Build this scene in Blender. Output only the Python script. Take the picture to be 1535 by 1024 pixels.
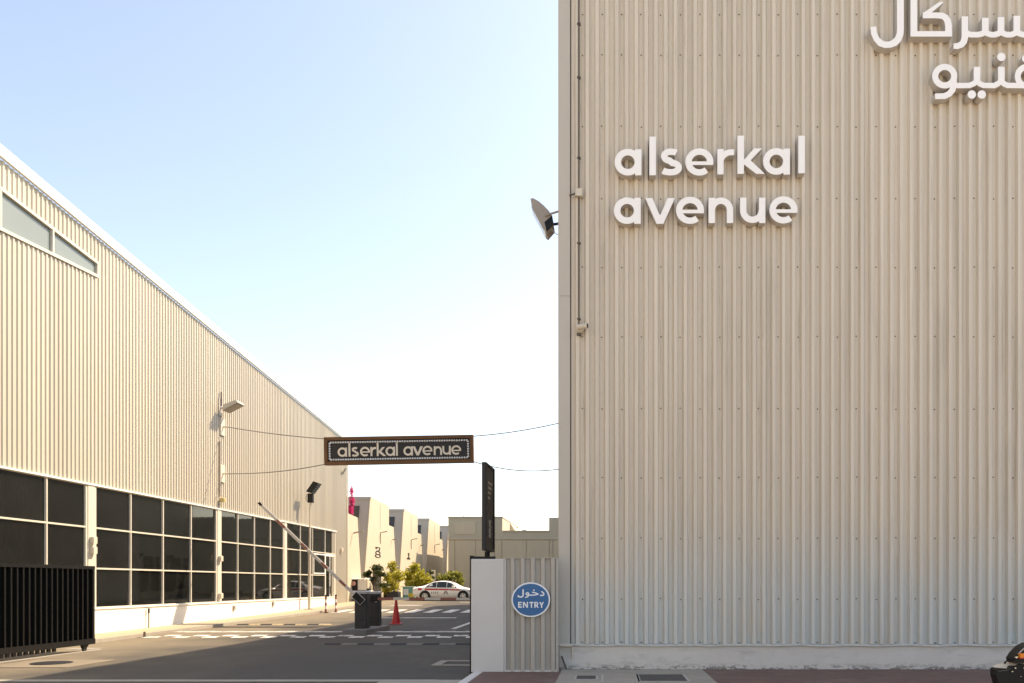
import bpy, math, random
from mathutils import Vector, Matrix
from mathutils.geometry import delaunay_2d_cdt
random.seed(7)
for o in list(bpy.data.objects): bpy.data.objects.remove(o)
S = bpy.context.scene
C = S.collection
R = math.radians

# ------------------------------------------------------------------ camera
F = 1188.0            # focal length in photograph pixels (1535 wide)
CX, CY, EYE = 909.0, 875.0, 1.75
cd = bpy.data.cameras.new('camera'); cam = bpy.data.objects.new('camera', cd); C.objects.link(cam)
cam.location = (0, 0, EYE); cam.rotation_euler = (R(90), 0, 0)
cd.sensor_width = 36; cd.sensor_fit = 'HORIZONTAL'; cd.lens = 36*F/1535
cd.shift_x = -(CX-767.5)/1535; cd.shift_y = (CY-512)/1535
cd.clip_start = 0.1; cd.clip_end = 4000
S.camera = cam

# ------------------------------------------------------------------ world and sun
SX, SY = 0.72, 0.50                      # towards the sun, per metre of height
elev = math.atan2(1, math.hypot(SX, SY)); azim = math.atan2(SX, SY)
w = bpy.data.worlds.new('World'); S.world = w; w.use_nodes = True
nt = w.node_tree; bg = nt.nodes['Background']
sky = nt.nodes.new('ShaderNodeTexSky'); sky.sky_type = 'NISHITA'; sky.sun_disc = False
sky.sun_elevation = elev; sky.sun_rotation = azim
sky.air_density = 1.0; sky.dust_density = 1.3; sky.ozone_density = 4.0; sky.altitude = 0
nt.links.new(sky.outputs[0], bg.inputs[0]); bg.inputs[1].default_value = 0.115
sd = bpy.data.lights.new('sun', 'SUN'); sun = bpy.data.objects.new('sun', sd); C.objects.link(sun)
sd.energy = 2.2; sd.angle = R(0.53); sd.color = (1.0, 0.955, 0.89)
sun.location = (30, 20, 40)
sun.rotation_euler = Vector((SX, SY, 1)).to_track_quat('Z', 'Y').to_euler()
vs = S.view_settings
vs.view_transform = 'Standard'; vs.look = 'None'; vs.gamma = 1; vs.use_curve_mapping = False
vs.exposure = 1.78
vs.use_white_balance = True; vs.white_balance_temperature = 9300; vs.white_balance_tint = 15

# ------------------------------------------------------------------ helpers
def P(px, py, Y):      # a point seen at a photograph pixel, at depth Y metres
    return Vector(((px-CX)*Y/F, Y, EYE+(CY-py)*Y/F))
GY = [(-400, -.12), (25, -.12), (29, -.08), (43, .08), (50, .25), (57, .45), (62, .55), (80, .65), (3000, .65)]
def g(Y):
    for (a, za), (b, zb) in zip(GY, GY[1:]):
        if Y <= b: return za+(zb-za)*(Y-a)/(b-a)
    return GY[-1][1]

class MB:
    def __init__(s): s.v = []; s.f = []
    def add(s, v, f):
        n = len(s.v); s.v += [tuple(p) for p in v]; s.f += [tuple(i+n for i in q) for q in f]; return s
    def box(s, x0, x1, y0, y1, z0, z1):
        return s.add([(x0,y0,z0),(x1,y0,z0),(x1,y1,z0),(x0,y1,z0),(x0,y0,z1),(x1,y0,z1),(x1,y1,z1),(x0,y1,z1)],
                     [(0,3,2,1),(4,5,6,7),(0,1,5,4),(1,2,6,5),(2,3,7,6),(3,0,4,7)])
    def bbox(s, x0, x1, y0, y1, z0, z1, b=.02):      # box with chamfered vertical and top edges
        xs = [(x0+b,y0),(x1-b,y0),(x1,y0+b),(x1,y1-b),(x1-b,y1),(x0+b,y1),(x0,y1-b),(x0,y0+b)]
        cx, cy = (x0+x1)/2, (y0+y1)/2
        r0 = [(x,y,z0) for x,y in xs]; r1 = [(x,y,z1-b) for x,y in xs]
        r2 = [(cx+(x-cx)*(1-2*b/max(x1-x0,.001)), cy+(y-cy)*(1-2*b/max(y1-y0,.001)), z1) for x,y in xs]
        f = [tuple(range(7,-1,-1)), tuple(range(16,24))]
        for k in range(2):
            for i in range(8): f.append((k*8+i, k*8+(i+1)%8, k*8+8+(i+1)%8, k*8+8+i))
        return s.add(r0+r1+r2, f)
    def tube(s, pts, r, n=8, cap=True):
        pts = [Vector(p) for p in pts]; rs = r if isinstance(r, (list, tuple)) else [r]*len(pts)
        v = []; f = []
        t0 = (pts[1]-pts[0]).normalized()
        up = Vector((0,0,1)) if abs(t0.z) < .9 else Vector((1,0,0))
        for i, p in enumerate(pts):
            t = (pts[min(i+1,len(pts)-1)]-pts[max(i-1,0)]).normalized()
            a = t.cross(up).normalized(); b = a.cross(t)
            for k in range(n):
                w_ = 2*math.pi*k/n; v.append(p+(a*math.cos(w_)+b*math.sin(w_))*rs[i])
        for i in range(len(pts)-1):
            for k in range(n): f.append((i*n+k, i*n+(k+1)%n, (i+1)*n+(k+1)%n, (i+1)*n+k))
        if cap: f.append(tuple(range(n-1,-1,-1))); f.append(tuple((len(pts)-1)*n+k for k in range(n)))
        return s.add(v, f)
    def prism(s, pts, d):                                # polygon pts pushed along d
        d = Vector(d); n = len(pts); a = [Vector(p) for p in pts]
        return s.add(a+[p+d for p in a], [tuple(range(n)), tuple(range(2*n-1,n-1,-1))]+[(i,n+i,n+(i+1)%n,(i+1)%n) for i in range(n)])
    def lathe(s, prof, c, axis='z', n=20):               # prof: (radius, height)
        v = []; f = []; c = Vector(c)
        for r, h in prof:
            for k in range(n):
                a = 2*math.pi*k/n; x, y = r*math.cos(a), r*math.sin(a)
                v.append(c+Vector((x,y,h) if axis=='z' else ((x,h,y) if axis=='y' else (h,x,y))))
        for i in range(len(prof)-1):
            for k in range(n): f.append((i*n+k, i*n+(k+1)%n, (i+1)*n+(k+1)%n, (i+1)*n+k))
        f.append(tuple(range(n))); f.append(tuple((len(prof)-1)*n+k for k in range(n)))
        return s.add(v, f)
    def quad(s, *p): return s.add(p, [tuple(range(len(p)))])
    def mesh(s, name, m, smooth=False):
        me = bpy.data.meshes.new(name); me.from_pydata(s.v, [], s.f); me.update()
        if m: me.materials.append(m)
        import bmesh
        bm = bmesh.new(); bm.from_mesh(me); bmesh.ops.recalc_face_normals(bm, faces=bm.faces); bm.to_mesh(me); bm.free()
        if smooth:
            me.polygons.foreach_set('use_smooth', [True]*len(me.polygons))
            try: me.set_sharp_from_angle(angle=R(35))
            except Exception: pass
        return me
    def build(s, name, m, parent=None, smooth=False):
        return place(name, s.mesh(name, m, smooth), parent)
def place(name, me, parent=None, loc=(0,0,0)):           # loc in world space
    o = bpy.data.objects.new(name, me); C.objects.link(o); loc = Vector(loc)
    if parent:
        o.parent = parent
        q = parent
        while q: loc = loc-Vector(q.location); q = q.parent
    o.location = loc
    return o
def tag(o, label=None, cat=None, group=None, kind=None):
    if label: o['label'] = label
    if cat: o['category'] = cat
    if group: o['group'] = group
    if kind: o['kind'] = kind
    return o
def thing(name, loc, label, cat, group=None):
    o = bpy.data.objects.new(name, None); C.objects.link(o); o.location = loc; o.empty_display_size = .2
    return tag(o, label, cat, group)

# ------------------------------------------------------------------ materials
def mat(name, col, rough=.6, var=.06, scale=(3,3,3), bump=0, bscale=40, metal=0, spec=.5, ior=None, rnd=0, extra=None, detail=5):
    m = bpy.data.materials.new(name); m.use_nodes = True
    n = m.node_tree.nodes; l = m.node_tree.links; b = n['Principled BSDF']
    b.inputs['Roughness'].default_value = rough; b.inputs['Metallic'].default_value = metal
    b.inputs['Specular IOR Level'].default_value = spec
    if ior: b.inputs['IOR'].default_value = ior
    geo = n.new('ShaderNodeNewGeometry'); mp = n.new('ShaderNodeMapping'); mp.inputs['Scale'].default_value = scale
    l.new(geo.outputs['Position'], mp.inputs['Vector'])
    no = n.new('ShaderNodeTexNoise'); no.inputs['Scale'].default_value = 1; no.inputs['Detail'].default_value = detail; no.inputs['Roughness'].default_value = .65
    l.new(mp.outputs[0], no.inputs['Vector'])
    mx = n.new('ShaderNodeMix'); mx.data_type = 'RGBA'
    mx.inputs['A'].default_value = (*[max(0, c*(1-2.2*var)) for c in col], 1); mx.inputs['B'].default_value = (*[min(1, c*(1+2.2*var)) for c in col], 1)
    l.new(no.outputs['Fac'], mx.inputs['Factor']); out = mx.outputs['Result']
    if rnd:
        oi = n.new('ShaderNodeObjectInfo'); hs = n.new('ShaderNodeHueSaturation'); mr = n.new('ShaderNodeMapRange')
        mr.inputs['To Min'].default_value = 1-rnd; mr.inputs['To Max'].default_value = 1+rnd
        l.new(oi.outputs['Random'], mr.inputs['Value']); l.new(mr.outputs[0], hs.inputs['Value']); l.new(out, hs.inputs['Color']); out = hs.outputs[0]
    if extra: out = extra(n, l, geo, out)
    l.new(out, b.inputs['Base Color'])
    if bump:
        n2 = n.new('ShaderNodeTexNoise'); n2.inputs['Scale'].default_value = bscale; n2.inputs['Detail'].default_value = 4
        l.new(geo.outputs['Position'], n2.inputs['Vector'])
        bp = n.new('ShaderNodeBump'); bp.inputs['Strength'].default_value = bump; bp.inputs['Distance'].default_value = .02
        l.new(n2.outputs['Fac'], bp.inputs['Height']); l.new(bp.outputs[0], b.inputs['Normal'])
    return m
def layer(n, l, geo, base, col, scale, lo, hi, zr=None, amount=1.0, detail=6):
    """a stain: col laid over base where a noise passes lo..hi, optionally only below/above a ragged height zr=(z_full, z_none)"""
    mp = n.new('ShaderNodeMapping'); mp.inputs['Scale'].default_value = scale; l.new(geo.outputs['Position'], mp.inputs['Vector'])
    no = n.new('ShaderNodeTexNoise'); no.inputs['Scale'].default_value = 1; no.inputs['Detail'].default_value = detail; no.inputs['Roughness'].default_value = .7
    l.new(mp.outputs[0], no.inputs['Vector'])
    mr = n.new('ShaderNodeMapRange'); mr.interpolation_type = 'SMOOTHSTEP'
    mr.inputs['From Min'].default_value = lo; mr.inputs['From Max'].default_value = hi; mr.inputs['To Max'].default_value = amount
    l.new(no.outputs['Fac'], mr.inputs['Value']); fac = mr.outputs[0]
    if zr:
        sx = n.new('ShaderNodeSeparateXYZ'); l.new(geo.outputs['Position'], sx.inputs[0])
        ad = n.new('ShaderNodeMath'); ad.operation = 'MULTIPLY_ADD'; ad.inputs[1].default_value = abs(zr[1]-zr[0])*1.8; l.new(no.outputs['Fac'], ad.inputs[0]); l.new(sx.outputs['Z'], ad.inputs[2])
        m2 = n.new('ShaderNodeMapRange'); m2.interpolation_type = 'SMOOTHSTEP'
        off = abs(zr[1]-zr[0])*.9
        m2.inputs['From Min'].default_value = zr[1]+off; m2.inputs['From Max'].default_value = zr[0]+off
        l.new(ad.outputs[0], m2.inputs['Value'])
        mu = n.new('ShaderNodeMath'); mu.operation = 'MULTIPLY'; l.new(m2.outputs[0], mu.inputs[0]); l.new(fac, mu.inputs[1]); fac = mu.outputs[0]
    mx = n.new('ShaderNodeMix'); mx.data_type = 'RGBA'; l.new(fac, mx.inputs['Factor']); l.new(base, mx.inputs['A']); mx.inputs['B'].default_value = (*col, 1)
    return mx.outputs['Result']

def ex_right(n, l, geo, o):
    o = layer(n, l, geo, o, (.55,.57,.55), (.6,.6,.16), .25, .55, zr=(.9, 3.4), amount=.85)    # faded repaint of the lower wall
    o = layer(n, l, geo, o, (.38,.52,.52), (1.6,1.6,.5), .52, .68, zr=(.4, 1.5), amount=.55)       # greenish traces of old paint
    o = layer(n, l, geo, o, (.42,.36,.29), (1.3,1.3,.22), .5, .78, amount=.45)                    # broad grime
    o = layer(n, l, geo, o, (.36,.29,.21), (12,12,.30), .56, .74, amount=.6)                       # rain streaks
    return o
def ex_left(n, l, geo, o):
    return layer(n, l, geo, o, (.36,.31,.23), (9,9,.3), .62, .8, amount=.4)
def ex_plinth(n, l, geo, o):
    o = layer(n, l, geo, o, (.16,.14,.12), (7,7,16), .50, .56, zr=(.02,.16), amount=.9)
    return layer(n, l, geo, o, (.36,.33,.30), (1.5,1.5,5), .5, .72, amount=.5)
def ex_road(n, l, geo, o):
    o = layer(n, l, geo, o, (.12,.098,.068), (.25,.12,1), .42, .7, amount=.5)
    o = layer(n, l, geo, o, (.040,.038,.034), (1.1,.25,1), .54, .72, amount=.5)
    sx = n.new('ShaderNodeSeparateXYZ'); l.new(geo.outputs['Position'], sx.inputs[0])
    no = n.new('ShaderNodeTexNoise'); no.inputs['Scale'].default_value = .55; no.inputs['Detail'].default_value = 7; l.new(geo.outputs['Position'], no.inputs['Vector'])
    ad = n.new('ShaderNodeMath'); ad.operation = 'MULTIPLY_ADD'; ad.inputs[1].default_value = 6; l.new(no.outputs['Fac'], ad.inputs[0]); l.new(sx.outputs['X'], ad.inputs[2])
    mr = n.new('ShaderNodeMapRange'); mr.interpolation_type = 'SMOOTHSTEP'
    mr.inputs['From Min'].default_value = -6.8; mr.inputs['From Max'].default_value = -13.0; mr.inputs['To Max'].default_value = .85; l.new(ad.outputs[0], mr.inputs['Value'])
    mx = n.new('ShaderNodeMix'); mx.data_type = 'RGBA'; l.new(mr.outputs[0], mx.inputs['Factor']); l.new(o, mx.inputs['A']); mx.inputs['B'].default_value = (.22,.18,.12,1)  # left side lightened in colour to look sunlit, in a sandy tone
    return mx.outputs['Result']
def ex_dirty(n, l, geo, o):
    return layer(n, l, geo, o, (.25,.21,.16), (2,2,2), .5, .75, amount=.5)
def ex_worn(n, l, geo, o):
    return layer(n, l, geo, o, (.12,.11,.09), (5,5,5), .48, .62, amount=.8)
def ex_flashing(n, l, geo, o):
    return layer(n, l, geo, o, (.48,.47,.43), (1,1,.25), .4, .65, zr=(1.2,3.0), amount=.8)
M = {}
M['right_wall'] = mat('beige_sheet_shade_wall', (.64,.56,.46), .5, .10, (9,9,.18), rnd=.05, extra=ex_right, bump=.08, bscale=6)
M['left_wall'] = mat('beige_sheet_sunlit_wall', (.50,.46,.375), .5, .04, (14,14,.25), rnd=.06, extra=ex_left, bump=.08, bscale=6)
M['flashing'] = mat('beige_flashing', (.50,.45,.385), .5, .03, (2,2,.4), extra=ex_flashing)
M['white_trim'] = mat('white_trim', (.80,.79,.75), .5, .03, (2,2,2))
M['frame_cream'] = mat('cream_window_frame', (.58,.545,.46), .5, .04, (2,2,2))
M['drip'] = mat('drip_flashing', (.55,.54,.50), .5, .08, (4,4,4), extra=ex_dirty)
M['plinth'] = mat('painted_plinth', (.62,.57,.52), .8, .05, (3,3,3), extra=ex_plinth, bump=.15, bscale=18)
M['white_plinth'] = mat('white_plinth', (.80,.78,.72), .8, .03, (2,2,2), bump=.1, bscale=14)
M['letter'] = mat('letter_white', (.93,.90,.87), .45, .015, (1,1,1))
M['letter_side'] = mat('letter_return_grey', (.50,.46,.42), .45, .04, (3,3,3))
M['screw'] = mat('rusty_screw', (.10,.08,.06), .6, .2, (30,30,30))
M['glass'] = mat('dark_tinted_glass', (.010,.011,.010), .03, .3, (.8,.8,.8), bump=.06, bscale=.8, ior=1.52, rnd=.2)
M['sky_glass'] = mat('painted_sky_glass', (.20,.245,.235), .08, .04, (.5,.5,.5), ior=1.45, bump=.01, bscale=.7)  # sky reflection put into the base colour
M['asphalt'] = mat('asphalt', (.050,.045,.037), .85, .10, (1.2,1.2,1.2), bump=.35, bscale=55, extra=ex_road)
M['ground'] = mat('sandy_ground', (.30,.26,.20), .9, .10, (.2,.2,.2), bump=.3, bscale=20)
M['concrete'] = mat('concrete', (.33,.30,.25), .85, .10, (1.5,1.5,1.5), bump=.3, bscale=30, extra=ex_dirty)
M['pave_left'] = mat('sandy_pavement', (.40,.325,.22), .85, .08, (1.2,1.2,1.2), bump=.25, bscale=30, extra=ex_dirty)
M['paint'] = mat('road_paint', (.72,.70,.64), .7, .06, (6,6,6), extra=ex_worn)
M['oldpaint'] = mat('old_road_paint', (.30,.28,.25), .8, .1, (6,6,6), extra=ex_worn)
M['black'] = mat('black_steel', (.007,.0065,.006), .5, .15, (5,5,5), spec=.3)
M['blackrubber'] = mat('black_rubber', (.025,.024,.023), .75, .2, (9,9,9))
M['darkgrey'] = mat('charcoal_coating', (.020,.021,.025), .45, .08, (6,6,6))
M['silver'] = mat('silver_grey', (.42,.40,.39), .4, .04, (5,5,5))
M['greysteel'] = mat('galvanised_steel', (.38,.36,.32), .45, .08, (9,9,9))
M['lamp_body'] = mat('taupe_lamp_body', (.34,.29,.25), .45, .06, (9,9,9))
M['lens'] = mat('lamp_lens', (.62,.60,.55), .15, .03, (4,4,4))
M['panelwhite'] = mat('white_render', (.60,.575,.54), .75, .03, (1.5,1.5,1.5), bump=.1, bscale=20)
M['panelsheet'] = mat('grey_beige_sheet', (.42,.385,.335), .55, .06, (14,14,.4), extra=ex_left)
M['blue'] = mat('sign_blue', (.0015,.115,.30), .4, .03, (6,6,6))
M['signwhite'] = mat('sign_white', (.82,.83,.84), .4, .02, (6,6,6))
M['corten'] = mat('rust_brown_frame', (.15,.065,.022), .7, .22, (3,3,3))
M['signblack'] = mat('sign_black', (.013,.011,.011), .55, .1, (3,3,3))
M['cream'] = mat('cream_letter', (.78,.70,.58), .5, .03, (5,5,5))
M['red'] = mat('red_plastic', (.50,.022,.025), .45, .08, (6,6,6))
M['redband'] = mat('faded_red_band', (.34,.11,.075), .5, .1, (6,6,6))
M['armwhite'] = mat('barrier_white', (.62,.56,.48), .45, .05, (6,6,6))
M['carwhite'] = mat('car_white', (.90,.88,.83), .22, .01, (2,2,2))
M['carred'] = mat('car_red', (.55,.03,.03), .3, .04, (4,4,4))
M['carglass'] = mat('car_glass', (.03,.035,.03), .05, .1, (2,2,2))
M['tyre'] = mat('tyre', (.02,.02,.02), .8, .15, (9,9,9))
M['rim'] = mat('alloy_rim', (.55,.54,.52), .35, .05, (9,9,9), metal=.6)
M['orange'] = mat('orange_lens', (.85,.22,.015), .25, .05, (20,20,20))
M['chrome'] = mat('chrome', (.6,.57,.5), .2, .05, (9,9,9), metal=.9)
M['wedge'] = mat('cream_render', (.50,.44,.335), .8, .03, (.7,.7,.7), bump=.1, bscale=8)
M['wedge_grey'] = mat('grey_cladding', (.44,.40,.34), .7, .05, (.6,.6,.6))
M['end_wall'] = mat('end_cladding', (.50,.44,.32), .7, .04, (1.5,1.5,.4), rnd=.03)
M['end_panel'] = mat('end_upper_panel', (.44,.40,.30), .7, .04, (1,1,.5), rnd=.03)
M['dark_window'] = mat('dark_window', (.05,.048,.045), .2, .1, (2,2,2))
M['bark'] = mat('bark', (.16,.12,.085), .9, .15, (8,8,3), bump=.4, bscale=30)
M['leaf_y'] = mat('leaf_yellow_green', (.40,.37,.05), .6, .32, (3,3,3))
M['leaf_g'] = mat('leaf_green', (.24,.25,.04), .6, .35, (3,3,3))
M['leaf_d'] = mat('leaf_dark', (.06,.075,.022), .6, .3, (3,3,3))
M['pink'] = mat('pink_bracts', (.70,.035,.20), .6, .25, (3,3,3))
def leafy(m):
    n = m.node_tree.nodes; l = m.node_tree.links; b = n['Principled BSDF']; o = n['Material Output']
    tr = n.new('ShaderNodeBsdfTranslucent'); mx = n.new('ShaderNodeMixShader'); mx.inputs[0].default_value = .45
    c_ = b.inputs['Base Color'].links[0].from_socket
    l.new(c_, tr.inputs['Color']); l.new(b.outputs[0], mx.inputs[1]); l.new(tr.outputs[0], mx.inputs[2]); l.new(mx.outputs[0], o.inputs['Surface'])
for q in ('leaf_y','leaf_g','leaf_d','pink'): leafy(M[q])
M['teal'] = mat('teal_board', (.12,.36,.30), .5, .1, (3,3,3))
M['yellow'] = mat('yellow_paint', (.60,.46,.03), .5, .08, (4,4,4))
M['cablegrey'] = mat('steel_cable', (.28,.25,.22), .5, .05, (9,9,9))
M['conduit'] = mat('dark_conduit', (.09,.072,.055), .6, .1, (5,5,1))
M['beige_box'] = mat('beige_plastic', (.62,.55,.44), .45, .03, (9,9,9))
def brick_mat():
    m = mat('red_block_paving', (.165,.085,.065), .85, .1, (2,2,2), bump=.2, bscale=40, extra=None)
    n = m.node_tree.nodes; l = m.node_tree.links; b = n['Principled BSDF']
    geo = [q for q in n if q.type == 'NEW_GEOMETRY'][0]
    br = n.new('ShaderNodeTexBrick'); br.inputs['Scale'].default_value = 1; br.inputs['Brick Width'].default_value = .2; br.inputs['Row Height'].default_value = .1
    br.inputs['Mortar Size'].default_value = .006; br.inputs['Color1'].default_value = (.19,.098,.075,1); br.inputs['Color2'].default_value = (.14,.08,.066,1); br.inputs['Mortar'].default_value = (.10,.085,.07,1)
    l.new(geo.outputs['Position'], br.inputs['Vector'])
    o = layer(n, l, geo, br.outputs[0], (.22,.17,.14), (1.3,1.3,1), .48, .72, amount=.5)
    l.new(o, b.inputs['Base Color']); return m
M['brick'] = brick_mat()

# ------------------------------------------------------------------ setting: ground, road, pavements
YS = [-60,-20,0,6,10,14,18,22,25,27,29,31,33,36,39,43,46,50,54,57,60,62,66,72,80]
def sheet(name, x0, x1, ys, dz, m, parent=None, kind='structure'):
    mb = MB(); v = []
    for y in ys: v += [(x0,y,g(y)+dz),(x1,y,g(y)+dz)]
    mb.add(v, [(2*i,2*i+1,2*i+3,2*i+2) for i in range(len(ys)-1)])
    o = mb.build(name, m, parent)
    if kind and not parent: o['kind'] = kind
    return o
def slab(name, x0, x1, ys, d0, d1, m, parent=None):
    mb = MB(); v = []
    for y in ys: v += [(x0,y,g(y)+d0),(x1,y,g(y)+d0),(x1,y,g(y)+d1),(x0,y,g(y)+d1)]
    f = []
    for i in range(len(ys)-1):
        a = 4*i
        for k in range(4): f.append((a+k, a+(k+1)%4, a+4+(k+1)%4, a+4+k))
    f += [(0,1,2,3), tuple(4*(len(ys)-1)+k for k in range(4))]
    o = mb.add(v, f).build(name, m, parent)
    if not parent: o['kind'] = 'structure'
    return o
sheet('ground', -1500, 1500, [-1500,-60]+YS[1:]+[200,600,3000], -.06, M['ground'])
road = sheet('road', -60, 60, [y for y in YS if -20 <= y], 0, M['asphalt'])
# left pavement with kerb stones
pl = slab('pavement', -18.2, -16.16, [-24,10,14,18,22,25,27,29,31,33,36,39,43,46,50,54,56], .004, .115, M['pave_left'])
y = 10.0; i = 0
while y < 56:
    ym = y+.99
    slab('kerb_stone', -16.155, -16.0, [y, (y+ym)/2, ym], .004, .12+.004*random.random(), M['concrete'], pl); y += 1.0
# right pavement in front of the shaded wall
pr = MB().box(-2.45, 45, 8.0, 16.2, -.115, 0).build('pavement', M['brick']); pr['kind'] = 'structure'
y = 8.0
while y < 15.6:
    MB().bbox(-2.62, -2.455, y, min(y+.98, 15.72), -.115, .012+.004*random.random(), .015).build('kerb_stone', M['panelwhite'], pr); y += 1.0
fc = MB().box(-13, 60, -58, 7.9, -.118, -.105).build('bounce_ground', mat('pale_bounce_ground', (.43,.39,.33), .85, .08, (.8,.8,.8))); fc['kind'] = 'structure'  # unseen pale ground added to bounce sunlight onto the right wall
# concrete apron with covers, lying in the block paving
ap = MB().box(-.9, 1.95, 13.2, 16.15, 0, .004).build('concrete_apron', M['concrete'], pr)
for (x0, x1, y0, y1, k) in ((-.05,.55,14.2,15.2,'concrete'), (.62,1.45,14.2,15.2,'darkgrey'), (-.55,-.2,14.5,15.0,'darkgrey')):
    c = MB().box(x0, x1, y0, y1, .004, .012).build('access_cover', M[k], pr)
    MB().box(x0-.05, x1+.05, y0-.05, y1+.05, .004, .008).build('cover_frame', M['greysteel'], c)
# concrete ramp slab and gully beside it, flush kerb line across the drive
rs_ = slab('ramp_slab', -4.3, -2.63, [13.6,14.5,15.3], .003, .014, M['concrete'], road)
for k in range(11):
    a = -16-.0+k*1.16
    slab('edging_stone', a, a+1.15, [15.05,15.3], .002, .018+.003*random.random(), M['concrete'], road)
gu = slab('gully_frame', -4.0, -2.75, [18.0,18.2], .003, .014, M['concrete'], road)
slab('gully_frame', -4.0, -2.75, [19.0,19.2], .003, .014, M['concrete'], road)
slab('gully_frame', -4.0, -3.8, [18.21,18.99], .003, .014, M['concrete'], road)
# round manhole
mh = slab('manhole_surround', -13.9, -12.0, [17.6,18.5,19.4], .003, .012, mat('worn_concrete', (.21,.175,.125), .85, .1, (2,2,2), extra=ex_dirty), road)
cover = MB().lathe([(.42,0),(.42,.02),(.40,.024),(0.001,.024)], (-12.95,18.5,g(18.5)+.008)).build('manhole_cover', M['darkgrey'], mh)

def mark(x0, x1, y0, y1, m='paint', sk=0, dz=.004):
    ym = (y0+y1)/2
    MB().add([(x0,y0,g(y0)+dz),(x1,y0,g(y0)+dz),(x1+sk,y1,g(y1)+dz),(x0+sk,y1,g(y1)+dz)], [(0,1,2,3)]).build('road_marking', M[m], road)
# speed hump with checkered marking
hx0, hx1, hy = -15.9, -3.2, 28.6
prof = [(-1.7,0),(-1.2,.03),(-.6,.055),(0,.062),(.6,.055),(1.2,.03),(1.7,0)]
hb = MB(); v = []
for dy, h in prof: v += [(hx0,hy+dy,g(hy+dy)+h+.002),(hx1,hy+dy,g(hy+dy)+h+.002)]
hb.add(v, [(2*i,2*i+1,2*i+3,2*i+2) for i in range(6)])
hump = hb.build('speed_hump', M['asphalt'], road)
def hh(dy):
    for (a, ha), (b, hb_) in zip(prof, prof[1:]):
        if a <= dy <= b: return ha+(hb_-ha)*(dy-a)/(b-a)
    return 0
def hmark(x0, x1, d0, d1):
    n_ = 3; v = []
    for k in range(n_+1):
        d = d0+(d1-d0)*k/n_; z = g(hy+d)+hh(d)+.008
        v += [(x0,hy+d,z),(x1,hy+d,z)]
    MB().add(v, [(2*i,2*i+1,2*i+3,2*i+2) for i in range(n_)]).build('hump_marking', M['paint'], road)
x = hx0+.1; k = 0
while x < hx1-.5:
    hmark(x, x+.50, -1.65+(.38 if k % 2 else 0), -1.27+(.38 if k % 2 else 0)); 
    if k % 2: hmark(x, x+.62, 1.05, 1.62)
    x += .5; k += 1
hmark(hx0+.1, hx1-.1, .25, .75)
# rubber speed strips of alternating segments
def strip(x0, x1, yc, mats, seg=.5, h=.045):
    x = x0; k = 0
    while x+seg <= x1+.01:
        z = g(yc)
        MB().add([(x,yc-.17,z+.002),(x+seg-.01,yc-.17,z+.002),(x+seg-.01,yc-.06,z+h),(x,yc-.06,z+h),(x+seg-.01,yc+.06,z+h),(x,yc+.06,z+h),(x+seg-.01,yc+.17,z+.002),(x,yc+.17,z+.002)],
                 [(0,1,2,3),(3,2,4,5),(5,4,6,7),(0,3,5,7),(1,6,4,2)]).build('rubber_strip_segment', mats[k % 2], road)
        x += seg; k += 1
strip(-8.6, -3.4, 24.3, (M['blackrubber'], mat('worn_grey_rubber', (.17,.16,.14), .8, .12, (8,8,8), extra=ex_worn)))
strip(-15.8, -11.4, 34.0, (M['blackrubber'], mat('sandy_rubber', (.42,.34,.20), .8, .1, (8,8,8), extra=ex_worn)))
# zebra crossing and lines further in
for k in range(11): mark(-15.6+k*1.05, -15.05+k*1.05, 44.6, 47.6)
mark(-11.4, -7.5, 39.4, 39.8)
mark(-15.5, -14.6, 22.5, 23.0, 'oldpaint')
mark(-10.4, -3.0, 56.2, 56.45)
mark(-6.2, -6.0, 31.5, 36)
mark(-17, -8, 60.9, 61.1)
mark(-14.2, -12.2, 51.5, 53.0, 'oldpaint')

# ------------------------------------------------------------------ corrugated sheet builder
PITCH = .2009
PROF = [(0,0),(.072,0),(.100,.068),(.166,.068),(.192,0)]
def sheet_pts(nrib=5):
    return [(k*PITCH+u, d) for k in range(nrib) for u, d in PROF]+[(nrib*PITCH+.02, 0)]
def corr(axis, base, out, u0, nrib, zb, zt):
    """corrugated sheet: axis 'x' runs along X at Y=base pushed to -Y; 'y' runs along Y at X=base pushed by out"""
    mb = MB(); v = []
    pts = sheet_pts(nrib)
    for u, d in pts:
        uu = u0+u; b = zb(uu) if callable(zb) else zb; t = zt(uu) if callable(zt) else zt
        p = (uu, base-d) if axis == 'x' else (base+out*d*(.55 if out > 0 else 1), uu)
        v += [(p[0],p[1],b),(p[0],p[1],t)]
    return mb.add(v, [(2*i,2*i+2,2*i+3,2*i+1) for i in range(len(pts)-1)])

# ------------------------------------------------------------------ right warehouse
DY, HR, XC = 16.27, 14.2, -.972
YE = 58.8
rw = thing('corrugated_warehouse', (XC, DY, 0), 'tall beige corrugated warehouse wall in shade filling the right side', 'building')
MB().box(XC+.06, 27, DY+.06, YE, 0, HR-.1).build('wall_core', M['flashing'], rw)
SW = 5*PITCH
me0 = corr('x', 0, 0, 0, 5, .51, HR).mesh('wall_sheet', M['right_wall'])
x0 = -.725
for k in range(27):
    place('wall_sheet', me0, rw, (x0+k*SW, DY+(.004 if k % 2 else 0), 0))
me1 = corr('y', 0, -1, 0, 5, .51, HR).mesh('side_sheet', M['right_wall'])
for k in range(42):
    place('side_sheet', me1, rw, (XC+.03, DY+.25+k*SW, 0))
def flash(z0, z1): return MB().box(XC, -.745, DY-.045, DY+.05, z0, z1).box(XC-.004, XC+.04, DY+.051, DY+.24, z0, z1)
zj = EYE+(CY-445)*DY/F
flash(.5, zj).build('corner_flashing', M['flashing'], rw); flash(zj+.006, HR+.1).build('corner_flashing', M['flashing'], rw)
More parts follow.
